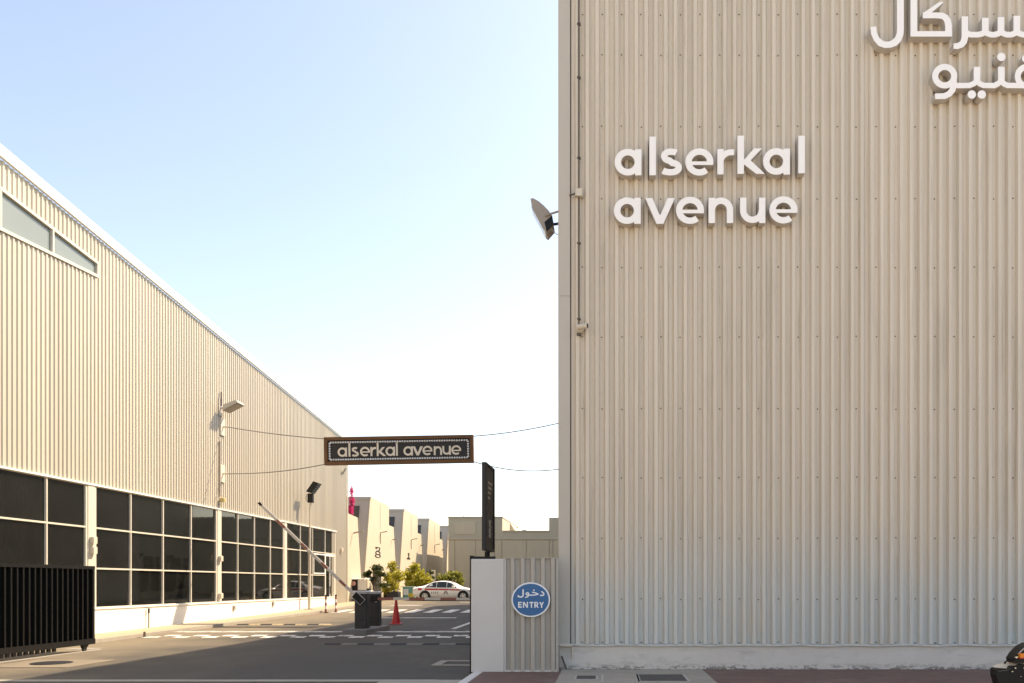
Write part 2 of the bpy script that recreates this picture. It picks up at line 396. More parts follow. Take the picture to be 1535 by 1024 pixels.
MB().box(XC-.06, 27, DY-.06, DY+.3, HR+.101, HR+.2).box(XC-.06, XC+.3, DY+.301, YE, HR+.101, HR+.2).build('roof_edge', M['white_trim'], rw)
MB().box(XC+.3, 27, DY+.3, YE, HR-.09, HR+.1).build('roof', M['wedge_grey'], rw)
MB().box(XC+.01, 27, DY-.035, DY+.055, -.02, .47).box(XC-.01, XC+.05, DY+.056, YE, -.02, .47).build('plinth', M['plinth'], rw)
# drip flashing, slightly wavy
v = []; n_ = 90
for i in range(n_+1):
    x = XC-.02+i*.31; j = .006*math.sin(i*1.7)+.005*random.uniform(-1,1); yo = DY-.055+.004*random.uniform(-1,1)
    v += [(x,yo+.02,.515+j),(x,yo-.025,.492+j),(x,yo-.025,.474+j*1.4),(x,yo+.02,.468+j)]
f = []
for i in range(n_):
    for k in range(3): f.append((4*i+k,4*i+k+1,4*i+5+k,4*i+4+k))
MB().add(v, f).build('drip_flashing', M['drip'], rw)
sc = MB()
rows = [22,83,190,298,401,505,613,716,807,898,963]
for ri, py in enumerate(rows):
    z = EYE+(CY-py)*DY/F
    for k in range(66):
        x = x0+.033+PITCH*(2*k+1)+random.uniform(-.008,.008)
        zz = z+random.uniform(-.012,.012)
        sc.lathe([(.014,0),(.014,-.006),(.008,-.012)], (x, DY-.001, zz), 'y', 6)
s_ = sc.build('screws', M['screw'], rw); s_['kind'] = 'stuff'
# dark slot beside flashing and small pipe at foot
MB().box(-.744, -.722, DY-.012, DY+.05, .5, HR).build('expansion_joint', M['conduit'], rw)
MB().tube([(XC+.03,DY-.09,.49),(XC+.28,DY-.09,.485)], .03, 8).tube([(XC+.28,DY-.075,.46),(XC+.28,DY-.075,.22)], .018, 8).build('stub_pipe', M['beige_box'], rw)
MB().tube([(XC+.06,DY-.08,.27),(XC+.16,DY-.1,0)], .018, 6).build('broken_rod', M['conduit'], rw)

# conduit, junction box and camera on the front wall
cx = (868-CX)*DY/F
cdt = thing('wall_conduit', (cx, DY-.07, P(868,490,DY).z), 'dark vertical conduit running down the shaded wall to the camera', 'conduit')
MB().tube([(cx,DY-.085,P(0,490,DY).z),(cx,DY-.085,HR)], .016, 8).build('pipe', M['conduit'], cdt)
for py in (40,120,240,367,480):
    z = P(0,py,DY).z; MB().box(cx-.035,cx+.035,DY-.108,DY-.03,z-.012,z+.012).build('clip', M['conduit'], cdt)
z = P(0,293,DY).z
jb = thing('junction_box', (cx, DY-.05, z), 'small square beige junction box on the conduit beside the lettering', 'junction box')
MB().bbox(cx-.075,cx+.075,DY-.16,DY-.04,z-.08,z+.08,.02).build('housing', M['beige_box'], jb)
MB().tube([(cx-.075,DY-.1,z-.01),(cx-.13,DY-.1,z-.03),(cx-.19,DY-.06,z-.03)], .016, 6).build('cable', M['conduit'], jb)
z = P(0,495,DY).z
cc = thing('security_camera', (cx, DY-.05, z), 'beige bullet security camera at the foot of the wall conduit', 'camera')
MB().lathe([(.085,0),(.085,-.07),(.06,-.10)], (cx+.01,DY-.03,z), 'y', 14).build('base', M['beige_box'], cc, True)
MB().tube([(cx+.03,DY-.12,z-.03),(cx+.05,DY-.17,z+.0)], .03, 8).build('bracket', M['beige_box'], cc)
cb_ = MB().tube([(cx-.02,DY-.17,z+.01),(cx+.17,DY-.20,z+.025)], .05, 10).build('barrel', M['beige_box'], cc, True)
MB().tube([(cx+.171,DY-.201,z+.026),(cx+.19,DY-.204,z+.027)], .042, 10).build('lens', M['black'], cb_)
MB().bbox(cx-.04,cx+.05,DY-.11,DY-.04,z-.14,z-.085,.01).build('cable_box', M['conduit'], cc)

# floodlight at the corner of the right warehouse
YL = 16.85
fl = thing('floodlight', (XC, YL, 9.5), 'taupe wedge floodlight jutting from the corner of the shaded warehouse', 'floodlight')
def zp(zx, zy, Y=YL): return P(785+zx/12.8, 285+zy/12.8, Y)
out = [(130,165),(180,152),(290,215),(390,300),(480,395),(540,485),(575,650),(440,803),(380,745),(160,330)]
hd = MB().prism([zp(*q) for q in out], (0,.42,0)).build('housing', M['lamp_body'], fl)
MB().prism([zp(*q, YL-.012) for q in [(398,612),(546,482),(577,648),(442,806)]], (0,.011,0)).build('end_plate', M['black'], hd)
MB().prism([zp(*q, YL+.04) for q in [(150,250),(172,330),(385,742),(428,795),(405,790),(368,742),(150,335)]], (0,.34,0)).build('lens', M['lens'], hd)
MB().tube([zp(410,490,YL-.02),zp(700,400,YL-.02)], .022, 8).build('bracket_arm', M['lamp_body'], fl)
MB().tube([zp(560,660,YL+.2),zp(700,640,YL+.2)], .03, 8).build('bracket_arm', M['darkgrey'], fl)
MB().tube([zp(530,750),zp(580,810),zp(640,850),zp(700,850)], .008, 6).build('cable', M['greysteel'], fl)

# ------------------------------------------------------------------ letters from strokes
def arc(cx, cy, r, a0, a1, n=20, ry=None):
    ry = ry or r
    return [(cx+r*math.cos(R(a0+(a1-a0)*i/n)), cy+ry*math.sin(R(a0+(a1-a0)*i/n))) for i in range(n+1)]
def strip_quads(pts, w, closed=False):
    n = len(pts); L = []; Rr = []
    for i in range(n):
        if closed: a, b, c_ = pts[i-1], pts[i], pts[(i+1)%n]
        else: a, b, c_ = pts[max(i-1,0)], pts[i], pts[min(i+1,n-1)]
        d1 = Vector((b[0]-a[0], b[1]-a[1])); d2 = Vector((c_[0]-b[0], c_[1]-b[1]))
        if d1.length < 1e-9: d1 = d2
        if d2.length < 1e-9: d2 = d1
        d1.normalize(); d2.normalize(); t = d1+d2
        t = t.normalized() if t.length > 1e-6 else d1
        nn = Vector((-t.y, t.x)); k = 1/max(.45, abs(nn.dot(Vector((-d1.y, d1.x)))))
        ww = (w[i] if isinstance(w, list) else w)/2*k
        L.append((b[0]+nn.x*ww, b[1]+nn.y*ww)); Rr.append((b[0]-nn.x*ww, b[1]-nn.y*ww))
    q = []
    for i in range(n if closed else n-1):
        j = (i+1)%n; q.append([L[i], L[j], Rr[j]]); q.append([L[i], Rr[j], Rr[i]])
    return q
def glyph(polys, to3, depth, name, m, parent, mside=None):
    """union of 2D polygons -> solid; to3 maps 2D to a world point on the front face, depth is a push vector"""
    vs_ = []; fs = []
    for p in polys:
        ar = sum(p[i][0]*p[(i+1)%len(p)][1]-p[(i+1)%len(p)][0]*p[i][1] for i in range(len(p)))
        if abs(ar) < 1e-9: continue
        if ar < 0: p = p[::-1]
        b = len(vs_); vs_ += [Vector(q) for q in p]; fs.append(list(range(b, b+len(p))))
    ov, oe, of, _, _, orf = delaunay_2d_cdt(vs_, [], fs, 0, 1e-4)
    tris = [t for t, o in zip(of, orf) if o]
    n = len(ov); fr = [Vector(to3(q.x, q.y)) for q in ov]; d = Vector(depth)
    faces = [tuple(t) for t in tris]; cnt = {}
    for t in tris:
        for i in range(len(t)):
            a, b = t[i], t[(i+1)%len(t)]; cnt[(a,b)] = 1
    back = [tuple(n+i for i in reversed(t)) for t in tris]
    sides = [(b, a, n+a, n+b) for (a, b) in cnt if (b, a) not in cnt]
    me = bpy.data.meshes.new(name); me.from_pydata([tuple(p) for p in fr]+[tuple(p+d) for p in fr], [], faces+back+sides); me.update()
    import bmesh
    bm = bmesh.new(); bm.from_mesh(me); bmesh.ops.recalc_face_normals(bm, faces=bm.faces); bm.to_mesh(me); bm.free()
    me.materials.append(m)
    if mside:
        me.materials.append(mside)
        nf = len(faces)
        for p in me.polygons: p.material_index = 0 if p.index < nf else 1
    return place(name, me, parent)
def ring(cx, cy, r, w, ry=None): return strip_quads(arc(cx, cy, r, 0, 360, 40, ry)[:-1], w, True)
def L_a(x, base, w=44, xh=178):
    r = (xh-w)/2+1; c_ = base-xh/2
    return ring(x+r+w/2-1, c_, r, w) + strip_quads([(x+2*r+w/2+1, base-xh+2),(x+2*r+w/2+1, base)], w)
def L_l(xc, base, top, w=44): return strip_quads([(xc, top),(xc, base)], w)
def L_s(x, base, w=43, xh=180):
    t = base-xh; c_ = x+72
    pts = arc(c_+2, t+w/2+27, 48, -48, -90, 6, 28)+[(c_-6, t+w/2-1)]+arc(c_-8, t+w/2+29, 40, -95, -265, 12, 30)
    pts += arc(c_+4, base-w/2-31, 46, -85, 85, 14, 31)+[(c_-12, base-w/2+1)]+arc(c_-10, base-w/2-25, 60, 100, 142, 6, 25)
    return strip_quads(pts, w)
def L_e(cx, base, w=43, xh=182):
    r = (xh-w)/2+1; c_ = base-xh/2
    return strip_quads(arc(cx, c_, r+3, 5, -310, 44, r), w)+strip_quads([(cx-r+4, c_+8),(cx+r+w/2+2, c_+8)], 24)
def L_r(xc, base, top, w=42):
    return strip_quads([(xc, top),(xc, base)], w)+strip_quads(arc(xc+72, top+92, 72, 180, 270, 12, 70)+[(xc+92, top+22)], 40)
def L_k(xc, base, top, w=44):
    m = base-98
    return strip_quads([(xc, top),(xc, base)], w)+[[(xc+10, m+18),(xc+90, base-172),(xc+143, base-172),(xc+52, m+22)], [(xc+22, m-6+4),(xc+58, m-12+10),(xc+163, base),(xc+105, base),(xc+12, m+26)]]
def L_v(x, base, top, w=47):
    return [[(x,top),(x+48,top),(x+122,base),(x+76,base)], [(x+200,top),(x+152,top),(x+76,base),(x+122,base)], [(x+74,base-6),(x+124,base-6),(x+99,base-66)]]
def L_n(xc, base, top, w=43):
    return strip_quads([(xc, top+2),(xc, base)], w)+strip_quads(arc(xc+62, top+85, 61, 180, 360, 20, 63)+[(xc+123, base)], w)
def L_u(xc, base, top, w=43):
    return strip_quads([(xc, top),(xc, base-85)]+arc(xc+63, base-85, 63, 180, 0, 20, 63)+[(xc+126, base-90)], w)+strip_quads([(xc+128, top),(xc+128, base)], w)
line1 = [L_a(97,374), L_l(354,374,112), L_s(408,374), L_e(670,375), L_r(813,368,196), L_k(950,364,106), L_a(1102,369), L_l(1362,360,106)]
line2 = [L_a(92,702), L_v(304,702,528), L_e(607,702), L_n(754,697,524), L_u(967,697,525), L_e(1239,699)]
YF = DY-.235
sg = thing('wall_sign', tuple(P(1060,340,YF+.2)), 'large raised white Latin letters reading alserkal avenue on the shaded wall', 'sign')
for gl in line1+line2:
    glyph(gl, lambda x, y: P(900+x/4.515, 180+y/4.515, YF), (0,.185,0), 'letter', M['letter'], sg, M['letter_side'])
# arabic wordmark, partly out of frame
def dot(cx, cy, r): return [[(cx+r*math.cos(2*math.pi*k/20), cy+r*math.sin(2*math.pi*k/20)) for k in range(20)]]
lam = strip_quads([(397,-120),(397,250),(394,290),(378,332),(348,364),(310,380),(268,383),(226,368),(192,332),(172,285),(165,228)], [58]*5+[54]*3+[50]*3)
kaf = strip_quads([(512,-120),(512,312)], 58)+[[(490,266),(838,266),(838,312),(490,312)]]+strip_quads([(808,300),(808,222),(800,180),(782,150),(752,134),(700,131),(588,131)], [58,58,56,54,52,50,50])+[[(586,140),(590,112),(728,18),(768,18),(664,106),(640,140)]]
sin_ = strip_quads([(947,140),(947,318),(938,356),(915,382),(880,394),(850,394)], [56,56,54,52,50,46])+strip_quads([(950,258),(965,286),(1000,296),(1060,296),(1100,286),(1122,262),(1140,286),(1170,296),(1200,296),(1235,286),(1255,262),(1275,286),(1305,296),(1340,296),(1370,286),(1390,262),(1410,286),(1440,296),(1560,296),(1590,270)], 48)
for xx, t in ((1121,152),(1255,146),(1390,135)): sin_ += strip_quads([(xx,t),(xx,272)], 56)
sin_ += strip_quads([(1590,-120),(1590,290)], 58)
alif = strip_quads([(1720,-120),(1720,318)], 58)
waw = ring(775,650,81,52,79)+strip_quads([(852,662),(852,720),(842,765),(815,800),(772,820),(693,822)], [52,52,52,50,50,48])
nya = strip_quads([(850,728),(900,730),(985,729),(1025,712),(1048,690),(1070,712),(1105,729),(1195,730),(1230,715),(1256,690),(1280,715),(1310,729),(1420,730),(1560,730)], 46)
nya += strip_quads([(1050,570),(1050,705)], 56)+strip_quads([(1258,570),(1258,705)], 56)+ring(1478,652,80,50,82)
waw = waw+nya
al2 = strip_quads([(1690,480),(1690,752)], 58)
sa = thing('wall_sign', tuple(P(1440,150,YF+.2)), 'raised white Arabic lettering cut off at the top right corner', 'sign')
for gl in (lam, kaf, sin_, alif, waw, al2, dot(1258,486,36), dot(1006,806,36), dot(1091,806,36), dot(1470,500,36)):
    glyph(gl, lambda x, y: P(1280+x/5.69, y/5.69, YF), (0,.185,0), 'letter', M['letter'], sa, M['letter_side'])

# ------------------------------------------------------------------ boundary panels and ENTRY sign
YP = 15.75
bp_ = thing('boundary_wall', (-2.37, YP, 0), 'short plain white rendered wall end beside the drive', 'wall')
xa, xb, xc_, xd = [(q-CX)*YP/F for q in (706,755.5,757.5,834.5)]
zt = EYE+(CY-838)*YP/F
MB().bbox(xa, xb, YP, YP+.55, -.01, zt, .012).build('render_block', M['panelwhite'], bp_)
pn = thing('infill_fence', (-1.5, YP, 0), 'narrow grey corrugated fence between white wall end and warehouse', 'fence')
nr = 5
MB().add(*(lambda q: (q.v, q.f))(corr('x', YP+.05, 0, xc_+.01, nr, .01, zt+.01))).build('sheet', M['panelsheet'], pn)
MB().box(xc_, xd, YP+.06, YP+.1, 0, zt).build('backing', M['panelsheet'], pn)
MB().box(xc_, xd+.01, YP-.005, YP+.11, zt+.011, zt+.03).build('top_rail', M['greysteel'], pn)
MB().box(xd-.02, xd+.035, YP+.0, YP+.1, 0, zt+.01).build('edge_post', M['greysteel'], pn)
MB().box(xc_-.02, xc_+.008, YP+.001, YP+.055, 0, zt).build('edge_post', M['panelwhite'], pn)
MB().box(xc_, xd, YP-.01, YP+.05, -.004, .03).build('bottom_rail', M['panelwhite'], pn)
YSn = YP-.06
en = thing('entry_sign', tuple(P(795.7,899,YSn)), 'blue oval sign with white rim and the word ENTRY', 'sign')
def e3(x, y, Y): return P(760+x/15.76, 865+y/15.76, Y)
def oval(rx, ry, n=48): return [(562+rx*math.cos(2*math.pi*k/n), 537+ry*math.sin(2*math.pi*k/n)) for k in range(n)]
MB().prism([e3(x,y,YSn) for x,y in oval(458,412)], (0,.03,0)).build('rim', M['signwhite'], en)
MB().prism([e3(x,y,YSn-.004) for x,y in oval(422,378)], (0,.003,0)).build('face', M['blue'], en)
tx = []
tx += [strip_quads([(350,603),(277,603),(277,712),(350,712)], 29)+strip_quads([(277,657),(340,657)], 26)]
tx += [strip_quads([(390,728),(390,588)], 29)+strip_quads([(480,728),(480,588)], 29)+[[(377,588),(408,588),(493,728),(462,728)]]]
tx += [strip_quads([(530,603),(626,603)], 29)+strip_quads([(578,600),(578,728)], 29)]
tx += [strip_quads([(660,588),(660,728)], 29)+strip_quads([(660,602),(700,602),(722,616),(726,635),(718,656),(696,668),(660,668)], 27)+[[(682,664),(712,660),(746,728),(712,728)]]]
tx += [[[(762,592),(794,592),(832,668),(802,668)],[(872,592),(841,592),(802,668),(832,668)],[(802,664),(832,664),(832,728),(802,728)]]]
tx += [strip_quads([(380,292),(380,430),(368,458),(340,473),(300,473),(272,462),(262,430)], 32)]
tx += [ring(484,398,30,28,26)+strip_quads([(512,398),(512,430),(490,464),(430,484)], 28)+strip_quads([(505,428),(600,430),(660,424),(742,404)], 28)+strip_quads([(592,362),(640,366),(742,404)], 26)]
tx += [dot(636,312,19)]
tx += [strip_quads([(812,342),(858,372),(872,402),(862,428),(835,436),(780,434)], 30)]
for t in tx: glyph(t, lambda x, y: e3(x, y, YSn-.008), (0,.0035,0), 'letter', M['signwhite'], en)
MB().box(e3(420,0,1).x*YSn, e3(420,0,1).x*YSn+.04, YSn+.03, YSn+.11, 1.1, 1.75).build('bracket', M['greysteel'], en)

# black gate post behind the wall end, with top rail
gp = thing('gate_post', (-2.75, 16.6, 0), 'black steel gate post and rail behind the white wall end', 'gate post')
YG = 16.55
xg = (704.2-CX)*YG/F
MB().box(xg, xg+.075, YG, YG+.1, -.11, EYE+(CY-833)*YG/F).build('post', M['black'], gp)
MB().box(xg+.076, (742-CX)*YG/F, YG+.01, YG+.09, EYE+(CY-837)*YG/F-.02, EYE+(CY-833.5)*YG/F-.01).build('rail', M['black'], gp)
MB().box(xg+.2, xg+.26, YG+.02, YG+.08, 0, EYE+(CY-838)*YG/F-.02).build('post', M['black'], gp)

# black totem sign
tsn = thing('totem_sign', (-2.6, 17.5, 0), 'tall black totem sign seen edge-on above the white wall end', 'sign')
Z1, Z2 = 17.0, 18.09
A = P(727.5,692.5,Z1); Bq = P(740.5,703,Z2); zb0 = P(722,825,Z1).z
dn = Vector((Bq.y-A.y, -(Bq.x-A.x), 0)).normalized()         # face normal (towards +X)
th = -dn*.075
def tp(u, z, off=0.0): return Vector((A.x+(Bq.x-A.x)*u, A.y+(Bq.y-A.y)*u, z))+dn*off
ztp = A.z
MB().prism([tp(0,zb0),tp(1,zb0),tp(1,ztp),tp(0,ztp)], th).build('board', M['signblack'], tsn)
for u0, u1, z0, z1 in ((0,1,zb0,zb0+.05),(0,1,ztp-.05,ztp),(0,.07,zb0+.051,ztp-.051),(.93,1,zb0+.051,ztp-.051)):
    MB().prism([tp(u0,z0,.001),tp(u1,z0,.001),tp(u1,z1,.001),tp(u0,z1,.001)], dn*.02).build('frame', M['black'], tsn)
MB().tube([tp(.62,-.1,-.08),tp(.62,zb0-.001,-.08)], .06, 10).build('post', M['black'], tsn)
H0 = ztp-zb0
def tt(x, y):    # glyph units running up the board: x along height, y across
    return tp(.60-(y/178)*.22, zb0+.30+x/420*.30, .004)
xx = 0
for k, gl in enumerate([L_a(0,178), L_l(250,178,-80), L_s(290,178), L_e(530,180), L_r(660,178,0), L_k(800,178,-80), L_a(930,178), L_l(1180,178,-80)]):
    glyph([[(x*.45, y) for x, y in p] for p in gl], lambda x, y: tt(x, y), tuple(-dn*.003), 'letter', M['silver'], tsn)
for k in range(4):
    z = ztp-.42-.11*k
    MB().prism([tp(.3,z,.001),tp(.3+.45-.08*k,z,.001),tp(.3+.45-.08*k,z+.05,.001),tp(.3,z+.05,.001)], dn*.003).build('printed_line', M['lamp_body'], tsn)

# ------------------------------------------------------------------ left warehouse
XW = -17.75
lw = thing('glazed_warehouse', (XW, 33, 0), 'long sunlit beige corrugated warehouse with a band of dark windows', 'building')
YL0, YL1 = -24.0, 54.3  # near end runs on unseen, extended to bounce sunlight onto the right wall
def roofz(Y): return 14.22-.0893*(max(Y, 26-Y)-23.2)
ZW0, ZW1 = .91, 5.14
def ub(Y): return 12.14+.0735*(Y-23.2)      # upper window sill
def ut(Y): return 13.32-.088*(Y-23.2)       # upper window head
YU0, YU1 = 19.0, 27.67
MB().prism([(XW-.32,YL0,-.2),(XW-.32,YL1-.02,-.2),(XW-.32,YL1-.02,roofz(YL1)),(XW-.32,13,roofz(13)),(XW-.32,YL0,roofz(YL0))], (-24,0,0)).build('wall_core', M['left_wall'], lw)
yy = YL0; k = 0
while yy < YL1-.3:
    nr = 5 if yy+SW <= YL1 else max(1, int((YL1-yy)/PITCH))
    off = .004*(k % 2)
    top = lambda Y: roofz(Y)-.02
    low = ZW1+.06 if 1.5 < yy+.01 and yy+nr*PITCH < 52.1 else .0
    e0, e1 = yy, yy+nr*PITCH
    if e1 > YU0 and e0 < YU1:
        corr('y', XW-.035-off, 1, yy, nr, low, lambda Y: ub(Y)-.055 if Y <= YU1+.03 else (ub(YU1)+ut(YU1))/2).build('wall_sheet', M['left_wall'], lw)
        corr('y', XW-.035-off, 1, yy, nr, lambda Y: ut(Y)+.055 if Y <= YU1+.03 else (ub(YU1)+ut(YU1))/2, top).build('wall_sheet', M['left_wall'], lw)
    else:
        corr('y', XW-.035-off, 1, yy, nr, low, top).build('wall_sheet', M['left_wall'], lw)
    yy += nr*PITCH; k += 1
# roof fascia and far corner flashing
fz = .34
for ya, yb_ in ((YL0-.05, 12.998), (13.0, YL1+.02)):
    za, zb_ = roofz(ya), roofz(yb_)
    MB().add([(XW,ya,za),(XW+.10,ya,za),(XW+.10,yb_,zb_),(XW,yb_,zb_),(XW,ya,za+fz),(XW+.10,ya,za+fz),(XW+.10,yb_,zb_+fz),(XW,yb_,zb_+fz)],
         [(0,3,2,1),(4,5,6,7),(0,1,5,4),(1,2,6,5),(2,3,7,6),(3,0,4,7)]).build('roof_fascia', M['white_trim'], lw)
MB().box(XW-.02, XW+.045, YL1-.1, YL1+.03, .1, roofz(YL1)-.03).build('corner_flashing', M['left_wall'], lw)
MB().box(XW-.3, XW+.06, 1.6, 51.95, -.1, ZW0-.05).build('plinth', M['white_plinth'], lw)
MB().box(XW-.3, XW+.10, 1.6, 52.0, ZW0-.049, ZW0).build('window_sill', M['white_trim'], lw)
MB().box(XW-.3, XW+.05, 1.6, 52.05, ZW1, ZW1+.055).build('head_flashing', M['white_trim'], lw)
# window bays
ROWS = [ZW0, 2.28, 3.69, ZW1]
BAYS = [[1.7,3.8,5.9,8.0,9.9],[10.3,12.4,14.5,16.5,18.5],[18.9,21.0,23.05,25.15,27.07],[27.53,29.6,31.76,33.9,36.1],[36.5,38.2,40.0,41.9,43.6],[44.0,46.0,47.9,50.05,51.9]]
for bi, ym in enumerate(BAYS):
    fr = MB(); wv = .028
    last = bi == 5
    for q, yv in enumerate(ym):
        ex = .05 if q in (0, 4) else wv
        fr.box(XW-.10, XW-.0, yv-ex, yv+ex, ZW0+.001, ZW1-.001)
    for zi, zv in enumerate(ROWS):
        for q in range(4):
            h = .029
            z0, z1 = (zv-h, zv+h)
            if zi == 0: z0 = ZW0+.002
            if zi == 3: z1 = ZW1-.002
            a = ym[q]+(.051 if q == 0 else wv+.001); b = ym[q+1]-(.051 if q == 3 else wv+.001)
            if last and q == 3 and zi in (0, 1): continue
            fr.box(XW-.098, XW-.004, a, b, z0, z1)
    win = fr.build('window', M['frame_cream'], lw)
    for q in range(4):
        for zi in range(3):
            if last and q == 3 and zi < 2: continue
            a, b = ym[q]+wv, ym[q+1]-wv; z0, z1 = ROWS[zi]+.03, ROWS[zi+1]-.03
            t1, t2 = random.uniform(-.006,.006), random.uniform(-.006,.006)
            MB().add([(XW-.07+t1,a,z0),(XW-.07+t2,b,z0),(XW-.07+t2*.3,b,z1),(XW-.07+t1*.2,a,z1),(XW-.09,a,z0),(XW-.09,b,z0),(XW-.09,b,z1),(XW-.09,a,z1)],
                     [(0,1,2,3),(7,6,5,4),(0,4,5,1),(1,5,6,2),(2,6,7,3),(3,7,4,0)]).build('pane', M['glass'], win)
    if bi < 5:
        MB().box(XW-.28, XW+.02, ym[4]+.051, BAYS[bi+1][0]-.051, ZW0+.001, ZW1-.001).build('pilaster', M['frame_cream'], lw)
# door in the far bay
d0, d1 = 50.1, 51.85
dr = MB().box(XW-.10,XW-.01,d0,d0+.07,.12,3.64).box(XW-.10,XW-.01,d1-.07,d1,.12,3.64).box(XW-.10,XW-.01,d0+.071,d1-.071,3.5,3.64).box(XW-.10,XW-.01,d0+.80,d0+.87,.12,3.499).build('door', M['white_trim'], lw)
MB().box(XW-.08,XW-.05,d0+.07,d0+.80,.14,3.5).build('pane', M['glass'], dr)
MB().box(XW-.08,XW-.05,d0+.87,d1-.07,.14,3.5).build('pane', M['glass'], dr)
MB().tube([(XW+.03,d0+.72,1.1),(XW+.03,d0+.72,1.6)], .02, 6).build('door_handle', M['chrome'], dr)
# opening light in the pane before the door
MB().box(XW+.001,XW+.03,48.0,48.06,2.35,3.6).box(XW+.001,XW+.03,49.9,49.96,2.35,3.6).box(XW+.001,XW+.03,48.061,49.899,3.53,3.6).box(XW+.001,XW+.03,48.061,49.899,2.35,2.42).build('opening_light_frame', M['white_trim'], lw)
# upper tapering window
uw = MB()
def beam(y0, z0, y1, z1, h, x0=XW-.09, x1=XW+.04):
    return [(x0,y0,z0-h),(x1,y0,z0-h),(x1,y0,z0+h),(x0,y0,z0+h),(x0,y1,z1-h),(x1,y1,z1-h),(x1,y1,z1+h),(x0,y1,z1+h)], [(0,1,2,3),(7,6,5,4),(0,4,5,1),(1,5,6,2),(2,6,7,3),(3,7,4,0)]
uw.add(*beam(YU0, ub(YU0), YU1, ub(YU1), .05)); uw.add(*beam(YU0, ut(YU0), YU1, ut(YU1), .05))
for yv in (20.6, 23.2, 25.4, YU1-.04): uw.box(XW-.085, XW+.035, yv-.035, yv+.035, ub(yv)+.05, ut(yv)-.05)
uwo = uw.build('window', M['frame_cream'], lw)
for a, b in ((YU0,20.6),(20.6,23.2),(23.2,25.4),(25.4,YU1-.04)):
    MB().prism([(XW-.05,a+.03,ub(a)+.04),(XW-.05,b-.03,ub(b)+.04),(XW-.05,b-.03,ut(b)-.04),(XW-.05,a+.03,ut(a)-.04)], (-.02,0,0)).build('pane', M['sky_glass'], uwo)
# small fittings on pilasters and plinth
for yv, z, m in ((27.3,2.9,'beige_box'),(27.3,3.25,'beige_box'),(36.3,2.9,'beige_box'),(36.3,1.2,'beige_box'),(52.9,4.0,'beige_box')):
    MB().bbox(XW+.02, XW+.16, yv-.11, yv+.11, z-.12, z+.12, .02).build('fitting', M[m], lw)
for yv, z in ((37.6,.62),(42.0,.70)):
    MB().bbox(XW+.06, XW+.14, yv-.09, yv+.09, z-.12, z+.1, .02).build('vent', M['lamp_body'], lw)

MB().tube([(XW+.02,53.2,9.1),(XW+.25,53.2,9.5)], .07, 8).build('fitting', M['greysteel'], lw)
# pipe and short stump
yb = 30.5
dp = thing('drain_rod', (XW+.12, yb, .05), 'thin black upright rod against the white plinth', 'rod')
MB().tube([(XW+.14,yb,.03),(XW+.14,yb,.62)], .02, 6).build('rod', M['black'], dp)
MB().tube([(XW+.14,yb,.62),(XW+.14,yb,.80)], .035, 8).build('cap', M['black'], dp)
st = thing('kerb_marker', (-15.85, 27.2, -.1), 'tiny dark marker stump on the kerb near the gate', 'stump')
MB().tube([(-15.85,27.2,-.1),(-15.85,27.2,.1)], [.045,.04], 8).build('stump', M['bark'], st)

# floodlight on left wall with brackets
YLf = 36.4
lf = thing('floodlight', (XW, YLf, 9.9), 'beige shoebox floodlight on the sunlit wall above the wire anchors', 'floodlight')
z0 = EYE+(CY-612)*YLf/F
MB().tube([(XW,YLf,z0),(XW+.35,YLf,z0+.05)], .04, 8).build('arm', M['greysteel'], lf)
MB().box(XW+.001,XW+.04,YLf-.16,YLf+.16,z0-.35,z0+.45).build('back_plate', M['greysteel'], lf)
lhd = MB().add([(XW+.25,YLf-.3,z0-.16),(XW+.95,YLf-.3,z0+.20),(XW+.95,YLf+.4,z0+.20),(XW+.25,YLf+.4,z0-.16),(XW+.28,YLf-.25,z0+.12),(XW+.88,YLf-.3,z0+.32),(XW+.88,YLf+.4,z0+.32),(XW+.28,YLf+.35,z0+.12)],
        [(0,3,2,1),(4,5,6,7),(0,1,5,4),(1,2,6,5),(2,3,7,6),(3,0,4,7)]).build('housing', M['greysteel'], lf)
MB().add([(XW+.35,YLf-.24,z0-.12),(XW+.90,YLf-.24,z0+.155),(XW+.90,YLf+.34,z0+.155),(XW+.35,YLf+.34,z0-.12)], [(0,1,2,3)]).build('lens', M['lamp_body'], lhd)
MB().tube([(XW+.06,YLf,z0+.1),(XW+.06,YLf,z0+.75)], .03, 6).build('antenna', M['darkgrey'], lf)
bx_ = thing('wall_lamp', (XW, YLf, 5.6), 'small yellow lamp box above the windows under the wire anchors', 'lamp')
MB().bbox(XW+.03,XW+.24,YLf-.12,YLf+.12,5.5,5.69,.03).build('housing', mat('dull_yellow', (.46,.37,.16), .5, .06), bx_)
MB().box(XW+.001,XW+.06,YLf-.1,YLf-.04,5.75,8.3).build('conduit', M['lamp_body'], bx_)

# hanging sign and its wires
YH = 36.6
wl = [P(340,640,YH), P(487,657,YH)]
def wire(a, b, sag, r=.022, n=14):
    return [a.lerp(b, t/n)+Vector((0,0,-4*sag*(t/n)*(1-t/n))) for t in range(n+1)]
hs = thing('hanging_sign', tuple(P(598,696,YH)), 'brown framed black banner sign hung on wires reading alserkal avenue', 'sign')
ca, sa_ = math.cos(R(1.0)), math.sin(R(1.0))
cen = P(598.5,675,YH); sw, sh = 223*YH/F/2, 41.5*YH/F/2
def hp(u, v, dy=0): return Vector((cen.x+u*ca-v*sa_, YH+dy, cen.z+u*sa_+v*ca))
def hbox(u0,u1,v0,v1,d0,d1): return MB().prism([hp(u0,v0,d0),hp(u1,v0,d0),hp(u1,v1,d0),hp(u0,v1,d0)], (0,d1-d0,0))
ft = .15
for a in ((-sw,sw,-sh,-sh+ft),(-sw,sw,sh-ft,sh),(-sw,-sw+ft,-sh+ft+.001,sh-ft-.001),(sw-ft,sw,-sh+ft+.001,sh-ft-.001)):
    hbox(*a, -.12, .1).build('frame', M['corten'], hs)
